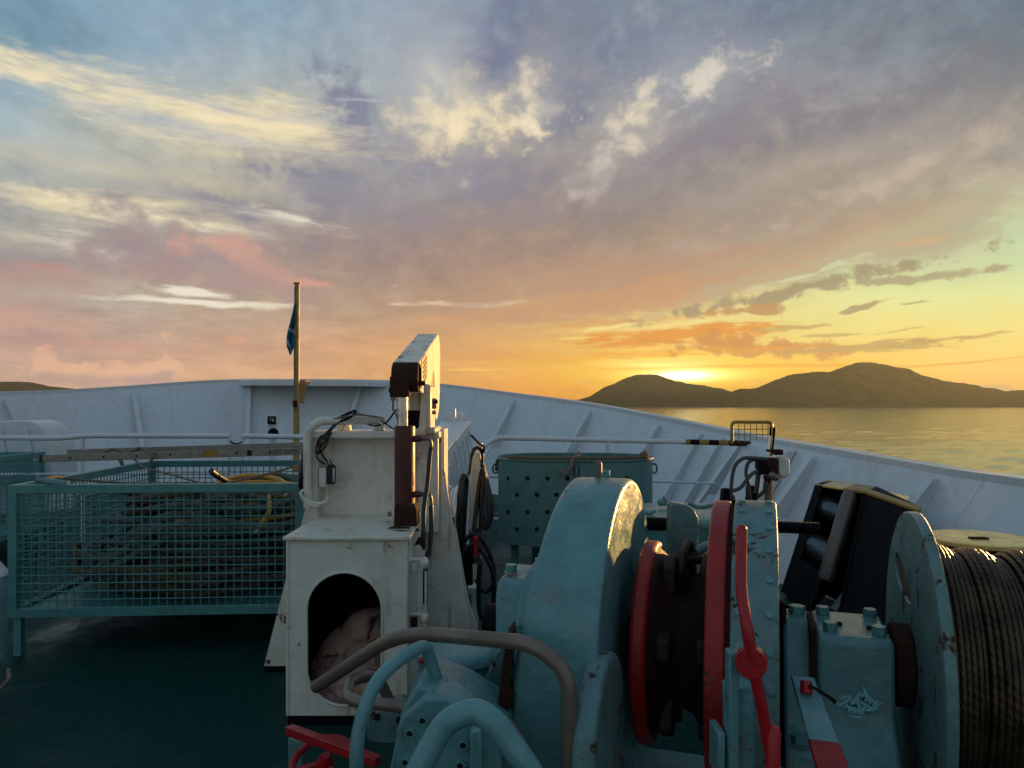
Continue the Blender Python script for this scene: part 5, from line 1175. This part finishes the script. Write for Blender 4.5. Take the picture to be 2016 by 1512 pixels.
for x, y in ((742, 1412), (786, 1418)): MB().cyl(P(x, y, 2.797), P(x, y, 2.79), .013, seg=12).build('flange_hole', DARK, GB)
MB().prism([P(800, 1380, 2.62), P(815, 1355, 2.62), P(838, 1345, 2.62), P(870, 1372, 2.62), P(870, 1420, 2.62), P(790, 1420, 2.62)], (0, .2, 0)).build('motor_shoulder', TEAL, GB, bevel=.02)
MB().ball(P(831, 1300, 2.78), .014, 8).build('red_nipple', RED, GB)
MB().cyl(P(833, 1303, 2.8), P(835, 1420, 2.8), .010, seg=8).build('nipple_pipe', TEAL, GB)
# thick painted pipe elbows
PG = empty('hydraulic_pipework', (XX(870, 2.25), 2.25, 0), 'thick teal painted hydraulic pipes arching up at the bottom centre', 'pipework')
MB().tube(fillet([P(702, 1640, 2.18), P(702, 1440, 2.2), P(738, 1340, 2.26), P(790, 1295, 2.35), P(838, 1268, 2.44), P(850, 1310, 2.47), P(862, 1342, 2.48)], [0, .12, .12, .08, .035, .05, 0], 6), .0215, 16).build('slim_pipe', TEAL, PG)
MB().lathe(P(862, 1338, 2.48), P(878, 1420, 2.50)-P(862, 1338, 2.48), [(0, .022), (0, .032), (.022, .034), (.03, .028), (.05, .030), (.15, .036), (.20, .036)], 20).build('pipe_union', TEAL, PG)
MB().tube(spline([P(760, 1680, 1.92), P(800, 1570, 1.95), P(838, 1490, 1.98), P(872, 1432, 2.0), P(905, 1408, 2.0), P(940, 1402, 2.0), P(975, 1425, 1.98), P(1010, 1470, 1.96), P(1050, 1530, 1.94), P(1120, 1650, 1.9)], 6), .0345, 20).build('thick_pipe', TEAL, PG)
# bent galvanised guard
BG = empty('guard_rail', (XX(1118, 2.35), 2.35, 0), 'bare grey bent pipe guard rail in the foreground, worn through to metal', 'guard rail')
MB().tube(fillet([P(622, 1352, 2.95), P(790, 1243, 2.62), P(1048, 1266, 2.36), P(1120, 1322, 2.30), P(1122, 1700, 2.28)], [0, .17, .16, .16, 0], 8), .0255, 20).build('upper_pipe', STEEL, BG)
MB().tube(fillet([P(772, 1392, 2.9), P(742, 1326, 2.85), P(688, 1340, 2.72), P(683, 1378, 2.52), P(815, 1394, 2.44), P(960, 1402, 2.34), P(1020, 1440, 2.3), P(1045, 1600, 2.28)], [0, .07, .06, .06, .05, .16, .14, 0], 8), .0215, 18).build('lower_pipe', STEEL, BG)
MB().cyl(P(768, 1384, 2.9), P(778, 1402, 2.9), .026, seg=14).build('pipe_foot', TEALW, BG)

# ---------------------------------------------------------------- red valve wheel, lower left
VW = empty('valve_wheel', P(640, 1500, 2.75), 'red handwheel with a square red locking bar by the crane foot', 'handwheel'); VW.location.z = 0
c_ = P(640, 1506, 2.72); ax = Vector((.05, -.50, 1)).normalized(); u = ax.orthogonal().normalized(); w = ax.cross(u)
MB().tube([c_+(u*math.cos(a)+w*math.sin(a))*.118 for a in [2*PI*k/40 for k in range(40)]], .0135, 12, closed=True).build('rim', RED, VW)
for k in range(3):
    a = 2*PI*k/3+.5; e_ = c_+(u*math.cos(a)+w*math.sin(a))*.11; MB().tube([c_+ax*.012, c_.lerp(e_, .5)+ax*.010, e_], .011, 10).build('spoke', RED, VW)
MB().lathe(c_, ax, [(-.03, 0), (-.03, .028), (.01, .034), (.03, .026), (.045, .018), (.047, 0)], 20).build('hub', RED, VW)
MB().cyl(c_-ax*.02, Vector((c_.x-.01, c_.y, .01)), .022, seg=14).build('spindle', TEAL, VW)
a, b_ = P(568, 1436, 2.78), P(745, 1500, 2.52); d_ = (b_-a); n1 = Vector((0, 0, 1)); n2 = d_.cross(n1).normalized()
MB().prism([a+n1*.017+n2*.018, a+n1*.017-n2*.018, a-n1*.017-n2*.018, a-n1*.017+n2*.018], d_).build('locking_bar', RED, VW, bevel=.004)
MB().prism([P(567, 1452, 2.84), P(598, 1462, 2.84), P(594, 1540, 2.84), P(567, 1540, 2.84)], (0, .09, 0)).build('bar_bracket', TEALW, VW, bevel=.006)
# ---------------------------------------------------------------- perforated teal skip
YB = 7.1; xb = XX(1131, YB); RBk = .735; zr, zbm = 1.205, .43
BK = empty('perforated_skip', (xb, YB, 0), 'round teal steel skip with rows of drain holes and a rope slung round its rim', 'skip')
def SE(a, k=1.0, n=2.7):
    c_, s_ = math.cos(a), math.sin(a); q = (abs(c_)**n+abs(s_)**n)**(-1/n); return Vector((xb+c_*q*RBk*k, YB+s_*q*.50*k, 0))
N_ = 96; vs = []; fs = []
pr = [(zbm+.01, .001), (zbm+.01, .98), (zr-.004, .98), (zr-.004, 1.0), (zbm, 1.0), (zbm, .001)]
for z, k in pr:
    for i in range(N_): v = SE(2*PI*i/N_, k); v.z = z; vs.append(v)
for j in range(5):
    for i in range(N_): a = j*N_+i; b = j*N_+(i+1) % N_; fs.append((a, b, b+N_, a+N_))
SKP = paint('skip_teal_paint', (.10, .25, .245), rough=.45, bump=.2, dirt=.35, dirtcol=(.06, .14, .13), chips=.2)
MB().add(vs, fs).build('shell', SKP, BK, smooth=40)
MB().tube([SE(2*PI*k/96)+Vector((0, 0, zr)) for k in range(96)], .014, 8, closed=True).build('rim', SKP, BK)
for row, py_ in enumerate((942, 974, 1008, 1042)):
    for k in range(7):
        px_ = 1000+k*39+(18 if row % 2 else 0)
        best = min((2*PI-PI*i/600 for i in range(600)), key=lambda a: abs(proj(SE(a)+Vector((0, 0, 1)))[0]-px_))
        p = SE(best); d_ = SE(best+.01)-SE(best-.01); d_ = Vector((d_.y, -d_.x, 0)).normalized()
        p.z = H-(py_-HY)/F*p.y
        MB().lathe(p-d_*.002, d_, [(.0035, 0), (.0035, .021), (0, .021)], 18).build('drain_hole', DARK, BK)
for x in (1131, 1140): 
    a = math.asin(((x-1131)/F*6.4)/RBk); p = P(x, 928, YB-.503); MB().box(p, (.012, .01, .10)).build('slot_mark', INK, BK)
for a in (-.35, .6, 3.5, 2.2): MB().box((xb+math.cos(a)*(RBk-.12), YB+math.sin(a)*.36, zbm/2), (.08, .08, zbm)).build('leg', TEAL, BK)
MB().box(P(1008, 1075, 6.60), (.075, .06, .50)).build('leg', TEAL, BK) if False else None
for s in (-1, 1):
    p = Vector((xb+s*(RBk+.012), YB-.05, 1.10)); MB().tube([p+Vector((s*.01+math.cos(t_)*.030, 0, math.sin(t_)*.045)) for t_ in [2*PI*k/16 for k in range(16)]], .010, 8, closed=True).build('ring', TEALW, BK)
pts = [P(978, 925, 7.1), P(982, 905, 7.0)]+[SE(math.radians(a), .99)+Vector((0, 0, 1.225)) for a in range(-140, -30, 8)]+[P(1266, 893, 6.95), P(1272, 900, 6.9), P(1266, 906, 6.9), P(1276, 915, 7.0), P(1282, 930, 7.05)]
rope_o = rope(MB(), spline(pts, 6), .020, step=.018).build('sling_rope', ROPEB, smooth=80); tag(rope_o, 'brown rope slung across the near rim of the perforated skip', 'rope')
tag(rope(MB(), spline([P(1140, 892, 6.64), P(1128, 905, 6.58), P(1122, 922, 6.56), P(1112, 934, 6.56), P(1104, 926, 6.56), P(1100, 930, 6.56)], 6), .017, step=.015).build('rope_tail', ROPEL, smooth=80), 'frayed pale rope tail hanging over the rim of the teal skip', 'rope')
tag(rope(MB(), spline([P(1262, 897, 6.95), P(1270, 892, 6.9), P(1274, 900, 6.8), P(1266, 905, 6.8), P(1262, 899, 6.82), P(1270, 896, 6.78), P(1275, 905, 6.8)], 6), .022, step=.015).build('rope_knot', ROPEB, smooth=80), 'thick brown knot on the right end of the sling rope', 'knot')
# ---------------------------------------------------------------- white sloping hatch housing with stiffened side
HH = empty('hatch_housing', (-.9, 7.5, 0), 'white housing with a sloping top and slanted stiffeners beside the hose post', 'housing')
a, b_, c_, d_ = P(824, 905, 6.5), P(862, 905, 6.5), P(926, 832, 9.6), P(868, 832, 9.6)
dn = lambda p, z=0.0: Vector((p.x+.10*(p.z-z)*0, p.y, z))
m_ = MB().slab([a, b_, c_, d_], [dn(a), dn(b_), dn(c_, .1), dn(d_, .1)]); m_.build('casing', WHITE, HH, bevel=.012)
MB().slab([p+Vector((0, 0, .004)) for p in (a, b_+Vector((.02, 0, 0)), c_+Vector((.03, 0, 0)), d_)], [p+Vector((0, 0, .02)) for p in (a, b_+Vector((.02, 0, 0)), c_+Vector((.03, 0, 0)), d_)]).build('lid', WHITE, HH, bevel=.004)
for k in range(5):
    f = .40+k*.135; p = b_.lerp(c_, f)-Vector((0, 0, .10)); MB().prism([p+Vector((0, -.012, 0)), p+Vector((0, .012, 0)), Vector((p.x+.16, p.y+.012, .15)), Vector((p.x+.16, p.y-.012, .15))], (.02, 0, 0)).build('side_stiffener', WHITE, HH, bevel=.006)
MB().prism([P(868, 832, 9.65), P(880, 810, 9.65), P(907, 810, 9.65), P(926, 832, 9.65)], (0, .05, 0)).build('end_plate', WHITE, HH, bevel=.008)
MB().cyl(P(893, 834, 9.5), P(893, 805, 9.5), .035, .028, 12).build('vent_post', WHITE, HH)
MB().box(P(871, 925, 6.2)+Vector((0, 0, -.3)), (.10, .3, .68)).build('side_box', WHITE, HH, bevel=.006)
for k in range(2): MB().box(P(872, 868+14*k, 7.9-.5*k)+Vector((0, 0, .035)), (.12, .008, .003)).build('lid_seam', INK, HH)
# white pipe bundle
PB = empty('pipe_bundle', P(885, 1000, 5.9), 'bundle of thin white pipes slanting down beside the crane foot', 'pipes'); PB.location.z = 0
for k, (x0_, y0_, x1_, y1_) in enumerate(((885, 958, 862, 1020), (893, 962, 872, 1030), (900, 958, 880, 1044), (906, 966, 886, 1040))):
    MB().tube(fillet([P(x0_+10, y0_+8, 6.1), P(x0_, y0_-2, 6.0), P(x1_, y1_, 5.6), P(x1_-4, 1180, 5.5)], .06), .016, 10).build('pipe', WHITE, PB)
MB().tube(fillet([P(916, 1180, 6.1), P(920, 985, 6.1), P(912, 970, 6.05), P(900, 968, 6.0)], .06), .018, 10).build('pipe', WHITE, PB)
# ---------------------------------------------------------------- hose post
HP = empty('hose_post', (XX(938, 5.6), 5.6, 0), 'pale flat post with rounded top holding black hoses', 'post')
pl = fillet([P(929, 1150, 5.6), P(926, 905, 5.6), P(930, 892, 5.6), P(938, 889, 5.6), P(946, 893, 5.6), P(947, 910, 5.6), P(941, 1150, 5.6)], .02, 3); pl[0].z = pl[-1].z = 0.004
MB().prism(pl, (0, .03, 0)).build('plate', CREAM, HP, bevel=.005)
MB().cyl(P(938, 1000, 5.68), P(944, 872, 5.78), .026, seg=12).build('backing_pipe', WHITE, HP)
MB().prism([P(912, 1158, 5.4), P(942, 1158, 5.4), P(942, 1168, 5.4), P(938, 1173, 5.4), P(918, 1170, 5.4)], (0, .15, 0)).build('hook_bracket', WHITE, HP, bevel=.006)
MB().prism([P(926, 1085, 5.53), P(934, 1040, 5.53), P(949, 1045, 5.53), P(952, 1075, 5.53), P(938, 1098, 5.53)], (0, .02, 0)).build('orange_tag', RUST, HP, bevel=.003)
MB().prism([P(944, 1042, 5.52), P(950, 1050, 5.52), P(954, 1078, 5.52), P(944, 1072, 5.52)], (0, .02, 0)).build('red_tag', RED, HP)
def hoseloop(pts, r, label, nm='hose'):
    return tag(MB().tube(spline([P(*p) for p in pts], 9, True), r, 10, closed=True).build(nm, RUBBER, smooth=80), label, 'hose', 'black hoses hung on the hose post')
def hoserun(pts, r, label, nm='hose'):
    return tag(MB().tube(spline([P(*p) for p in pts], 9), r, 10).build(nm, RUBBER, smooth=80), label, 'hose', 'black hoses hung on the hose post')
hoserun([(908, 1150, 5.3), (903, 1060, 5.3), (905, 990, 5.3), (910, 945, 5.35), (914, 938, 5.4), (917, 950, 5.45), (914, 1000, 5.45), (911, 1060, 5.45), (913, 1150, 5.4)], .022, 'thick black hose looped upright left of the post')
hoserun([(935, 1110, 5.35), (932, 1060, 5.4), (938, 1000, 5.45), (946, 940, 5.5), (949, 930, 5.55), (951, 950, 5.55), (946, 1040, 5.5), (940, 1110, 5.4)], .018, 'black hose running straight up in front of the pale post')
hoserun([(905, 1110, 5.3), (912, 1070, 5.3), (930, 1052, 5.3), (948, 1060, 5.3), (962, 1085, 5.3), (972, 1120, 5.3), (971, 1150, 5.3), (958, 1164, 5.3), (946, 1158, 5.3), (938, 1140, 5.3)], .017, 'black hose curving in a round bight below the post')
hoserun([(918, 1085, 5.28), (935, 1070, 5.28), (955, 1095, 5.28), (970, 1130, 5.28), (972, 1180, 5.28), (965, 1208, 5.28), (953, 1217, 5.28), (944, 1205, 5.28), (942, 1160, 5.28), (944, 1110, 5.28)], .017, 'lowest black hose loop, almost touching the deck')
hoserun([(915, 1160, 5.35), (912, 1100, 5.3), (922, 1080, 5.3), (925, 1150, 5.35)], .024, 'short thick black hose between the red grips')
hoserun([(900, 1180, 5.36), (902, 1120, 5.34), (898, 1060, 5.34), (904, 1040, 5.34)], .026, 'black hose half hidden behind the crane foot plate')
cb = [(947, 905, 5.5), (955, 930, 5.5), (966, 975, 5.5), (970, 1010, 5.5), (960, 1040, 5.5), (950, 1030, 5.5), (948, 960, 5.5), (950, 920, 5.5), (960, 950, 5.48), (964, 1010, 5.48), (955, 1042, 5.48), (946, 1010, 5.5), (946, 940, 5.5), (952, 925, 5.47), (962, 990, 5.46), (958, 1030, 5.46), (949, 1000, 5.48), (950, 940, 5.48), (957, 960, 5.45), (960, 1015, 5.45), (953, 1035, 5.45), (948, 980, 5.45), (954, 930, 5.45)]
o = MB().tube(spline([P(*p) for p in cb], 6), .0125, 7).build('cable_coil', plain('dark_cable', (.03, .032, .03), .5), smooth=80); tag(o, 'dark cable coiled and hanging on the right side of the pale post', 'cable')
tag(MB().tube(spline([P(928, 857, 5.55), P(943, 873, 5.5), P(952, 880, 5.48), P(950, 892, 5.5), P(940, 880, 5.55), P(932, 888, 5.5), P(928, 900, 5.5), P(924, 930, 5.5), P(921, 934, 5.5)], 7), .010, 7).build('cable_end', RUBBER), 'stiff black cable end bent over the top of the pale post', 'cable')
tag(MB().tube(spline([P(928, 900, 5.48), P(934, 884, 5.48), P(946, 884, 5.48), P(950, 900, 5.5), P(948, 920, 5.5)], 7), .013, 7).build('cable_end', RUBBER), 'black cable turned round the rounded top of the pale post', 'cable')
for x, l in ((893, 'red hose grip half hidden by the crane foot'), (936, 'red hose grip in front of the pale post')):
    tag(MB().lathe(P(x, 1097, 5.24), (.02, 0, 1), [(0, 0), (0, .016), (.125, .015), (.13, .021), (.15, .018), (.153, 0)], 14).build('hose_grip', RED), l, 'grip', 'red hose grips')
# ---------------------------------------------------------------- teal hatch table and dogs behind the windlass
TB_ = empty('deck_locker', (XX(1315, 5.2), 5.2, 0), 'flat topped teal deck locker behind the screw spindle', 'locker')
MB().prism([P(1255, 1021, 4.75), P(1440, 1021, 4.75), P(1425, 990, 5.65), P(1262, 990, 5.65)], (0, 0, -.03)).build('lid', TEAL, TB_, bevel=.006)
MB().prism([P(1262, 1025, 4.80), P(1432, 1025, 4.80), P(1418, 995, 5.6), P(1266, 995, 5.6)], (0, 0, -.94)).build('body', CAGE, TB_, bevel=.006)
MB().prism([P(1304, 996, 5.3), P(1306, 976, 5.3), P(1320, 996, 5.3)], (0, .015, 0)).build('gusset', TEAL, TB_)
MB().ball(P(1301, 989, 5.3), .028, 8).build('hinge_knob', TEAL, TB_)
MB().tube([P(1270, 1008, 4.95), P(1280, 1010, 4.93), P(1291, 1006, 4.93)], [.013, .016, .010], 8).build('dog', TEAL, TB_)
MB().ball(P(1266, 1050, 4.72), .032, 8).build('side_knob', TEAL, TB_)
MB().tube(spline([P(1355, 990, 5.0), P(1372, 998, 5.0), P(1388, 998, 5.0), P(1410, 993, 5.0)], 5), .014, 8).build('pipe', TEALW, TB_)
# ---------------------------------------------------------------- control valve with guard
YV = 4.6
CV = empty('control_valve', (XX(1515, YV), YV, 0), 'rusty black hydraulic control valve with two levers and grey hoses behind the brake', 'control valve')
MB().cyl(P(1512, 1100, YV), P(1513, 950, YV), .024, seg=14).build('stand_pipe', STEEL, CV)
MB().box((P(1512, 1100, YV).x, YV, ZZ(1100, YV)/2), (.06, .06, ZZ(1100, YV))).build('stand', TEAL, CV)
MB().box(P(1516, 917, YV), (.085, .10, .10)).build('valve_body', RUST, CV, bevel=.014)
MB().box(P(1503, 926, YV-.03), (.08, .07, .05)).build('valve_block', BLACKM, CV, bevel=.012)
MB().box(P(1496, 916, YV-.02), (.045, .07, .055)).build('port_block', BLACKM, CV, bevel=.01)
MB().cyl(P(1512, 936, YV-.03), P(1512, 950, YV-.03), .03, .022, 12).build('lower_port', RUST, CV)
MB().ball(P(1518, 936, YV-.05), .028, 8).build('valve_cap', STEEL, CV); MB().ball(P(1527, 940, YV-.05), .024, 8).build('valve_cap', STEEL, CV)
MB().prism([P(1523, 902, YV), P(1544, 898, YV), P(1556, 905, YV), P(1556, 936, YV), P(1549, 941, YV), P(1534, 940, YV)], (0, .12, 0)).build('valve_casting', CREAM, CV, bevel=.02)
MB().box(P(1530, 890, YV), (.055, .07, .035)).build('lever_block', RUST, CV, bevel=.006); MB().box(P(1515, 887, YV-.01), (.03, .05, .015)).build('lever_pivot', RUST, CV, bevel=.003)
for (x0_, x1_, k) in ((1514, 1518, 0), (1521, 1524, 1)):
    MB().cyl(P(x0_, 886, YV-.02*k), P(x1_, 858-10*k*0, YV-.02*k), .0065 if k else .012, seg=8).build('lever', BLACKM if k else CHROME, CV)
MB().tube([P(1517, 860, YV), P(1517, 850, YV), P(1518, 840, YV)], [.007, .008, .007], 8).build('lever_stem', BLACKM, CV)
MB().tube([P(1523, 862, YV-.02), P(1524, 853, YV-.02), P(1525, 843, YV-.02), P(1525, 841, YV-.02)], [.006, .009, .0095, .006], 10).build('lever_grip', BLACKM, CV)
def vh(pts, r=.013, m_=None): MB().tube(spline([P(*p) for p in pts], 8), r, 10).build('valve_hose', m_ or STEEL, CV)
HG = plain('weathered_grey_hose', (.055, .06, .058), .5)
vh([(1510, 904, YV-.03), (1485, 902, YV-.08), (1462, 903, YV-.12), (1446, 920, YV-.14), (1440, 955, YV-.15), (1441, 985, YV-.15)], .012, HG)
vh([(1508, 906, YV), (1490, 904, YV-.02), (1474, 910, YV-.04), (1469, 930, YV-.05), (1474, 955, YV-.05), (1477, 985, YV-.05)], .012, HG)
vh([(1503, 928, YV-.04), (1484, 931, YV-.06), (1470, 945, YV-.08), (1458, 960, YV-.1), (1442, 967, YV-.12)], .012, HG)
vh([(1493, 922, YV-.02), (1492, 945, YV-.02), (1489, 970, YV-.02), (1488, 990, YV-.02)], .016, HG)
vh([(1507, 948, YV-.04), (1505, 965, YV-.04), (1497, 974, YV-.03), (1489, 980, YV-.02)], .012, HG)
MB().prism([P(1471, 990, YV-.05), P(1474, 973, YV-.05), P(1490, 970, YV-.05), P(1493, 990, YV-.05)], (0, .06, 0)).build('hose_boot', BLACKM, CV, bevel=.006)
MB().prism([P(1421, 990, YV-.15), P(1424, 963, YV-.15), P(1437, 962, YV-.15), P(1447, 975, YV-.15), P(1449, 992, YV-.15)], (0, .06, 0)).build('hose_boot', BLACKM, CV, bevel=.006)
MB().box(P(1478, 1010, YV+.1), (.05, .05, .35)).build('hose_riser', BLACKM, CV); MB().box(P(1436, 1010, YV-.02), (.05, .05, .2)).build('hose_riser', BLACKM, CV)
YG = 5.4
GR = empty('wire_guard', P(1480, 872, YG), 'small yellow framed wire mesh guard standing up above the rail end', 'guard'); GR.location.z = 0
MB().tube(fillet([P(1441, 873, YG), P(1441, 831, YG), P(1519, 831, YG), P(1519, 870, YG), P(1519, 905, YG)], .03), .0125, 10).build('frame', YEL, GR)
m_ = MB()
for x in (1454.5, 1466, 1477.5, 1489.5, 1501, 1512): m_.cyl(P(x, 831, YG), P(x, 866 if x > 1485 else 872, YG), .0028, seg=6)
for y in (845, 855.5): m_.cyl(P(1441, y, YG), P(1519, y, YG), .0028, seg=6)
m_.build('mesh', YEL, GR)
MB().tube([P(1519, 905, YG), P(1519, 905, YG)*1.0-Vector((0, 0, ZZ(905, YG)))], .0125, 8).build('post', YEL, GR)
MB().prism([P(1436, 874, YG), P(1436, 868, YG), P(1470, 869, YG), P(1464, 879, YG), P(1440, 878, YG)], (0, .03, 0)).build('foot_clamp', RUST, GR, bevel=.004)
# ---------------------------------------------------------------- roller fairlead
FRL = empty('roller_fairlead', (2.35, 5.9, 0), 'black four roller fairlead with rusty yellow top edges, leaning against the bulwark', 'fairlead')
A_, B1, C1, D1 = P(1604, 953, 6.5), P(1704, 968, 5.95), P(1652, 1236, 5.62), P(1536, 1165, 6.3)
E1, F1 = P(1808, 1004, 5.45), P(1742, 1240, 5.15)
dep = Vector((.30, .42, 0))
def face_pt(u, v): return A_.lerp(B1, u).lerp(D1.lerp(C1, u), v)
def post(u0, u1, nm):
    q = [face_pt(u0, 0), face_pt(u1, 0), face_pt(u1, 1), face_pt(u0, 1)]; return MB().prism(q, dep).build(nm, BLACKM, FRL, bevel=.012)
post(0, .17, 'side_post')
MB().prism([B1-Vector((.0, 0, 0))+(A_-B1)*.06, B1, C1, C1+(D1-C1)*.06], dep).build('side_post', BLACKM, FRL, bevel=.012)
MB().slab([B1, E1, F1, C1], [B1+dep, E1+dep*.4, F1+dep*.4, C1+dep]).build('side_plate', BLACKM, FRL, bevel=.012)
MB().prism([face_pt(.0, .66), face_pt(.6, .70), face_pt(.55, 1.0), face_pt(0, 1.0)], dep*.9).build('sill', BLACKM, FRL, bevel=.01)
MB().prism([face_pt(.05, .0)+dep*.8, face_pt(.95, .0)+dep*.8, face_pt(.95, .95)+dep*.8, face_pt(.05, .95)+dep*.8], dep*.05).build('dark_backing', BLACKM, FRL)  # black sheet added so the gaps behind the rollers look dark
MB().slab([A_, A_.lerp(B1, .64), A_.lerp(B1, .64)+Vector((0, 0, -.018)), A_+Vector((0, 0, -.018))], [p+dep for p in (A_, A_.lerp(B1, .64), A_.lerp(B1, .64)+Vector((0, 0, -.018)), A_+Vector((0, 0, -.018)))]).build('top_edge', YCAP, FRL, bevel=.004)
for a, b_ in ((A_.lerp(B1, .6), B1), (B1, E1)):
    o_ = Vector((-.012, -.014, .004)); MB().slab([a+o_, b_+o_, b_+o_+Vector((0, 0, -.022)), a+o_+Vector((0, 0, -.022))], [p+dep*(.9 if b_ is B1 else .4) for p in (a, b_, b_+Vector((0, 0, -.022)), a+Vector((0, 0, -.022)))]).build('top_edge', YEL, FRL, bevel=.004)
def roll(a, b_, r, nm, m_=CHROME, bulge=.1):
    d_ = b_-a; L = d_.length; MB().lathe(a, d_, [(0, 0), (0, r*.8), (L*.06, r), (L*.94, r), (L, r*.8), (L, 0)], 32).build(nm, m_, FRL)
ROLL = plain('worn_roller_steel', (.12, .14, .15), .3, .8, bump=.05, var=.25)
q = dep*.32
roll(face_pt(.17, .20)+q, face_pt(.80, .26)+q, .10, 'upper_roller', ROLL); roll(face_pt(.14, .55)+q, face_pt(.72, .60)+q, .115, 'lower_roller', ROLL)
ROLB = plain('browned_roller_steel', (.17, .14, .12), .4, .7, bump=.05, var=.25)
roll(face_pt(.74, .02)-dep*.02, face_pt(.66, .74)-dep*.02, .062, 'upright_roller', ROLB)
MB().slab([P(1530, 1150, 6.6), P(1720, 1235, 5.6), P(1716, 1262, 5.4), P(1520, 1180, 6.3)], [Vector((p.x, p.y, .004)) for p in (P(1530, 1150, 6.6), P(1720, 1235, 5.6), P(1716, 1262, 5.4), P(1520, 1180, 6.3))]).build('seat', paint('green_coaming', (.01, .07, .055), rough=.45, bump=.2), FRL, bevel=.01)
# ---------------------------------------------------------------- bollard with a yellow cap
e = empty('bollard', (XX(1932, 4.0), 4.0, 0), 'black bollard with a wide scuffed yellow disc cap at the right edge', 'bollard')
zc_ = ZZ(1059, 4.0); xx = XX(1930, 4.0)
MB().lathe((xx, 4.0, 0), (0, 0, 1), [(0, .24), (.02, .24), (.02, .215), (zc_-.03, .215), (zc_-.03, 0)], 40).build('post', BLACKM, e)
MB().lathe((xx, 4.0, 0), (0, 0, 1), [(zc_-.028, 0), (zc_-.028, .255), (zc_-.02, .268), (zc_-.004, .268), (zc_+.002, .262), (zc_+.003, 0)], 64).build('cap', YCAP, e)
MB().box((xx-.035, 3.96, zc_+.006), (.09, .045, .010), Matrix.Rotation(-.1, 3, 'Z')).build('cap_lug', RUST, e, bevel=.003)
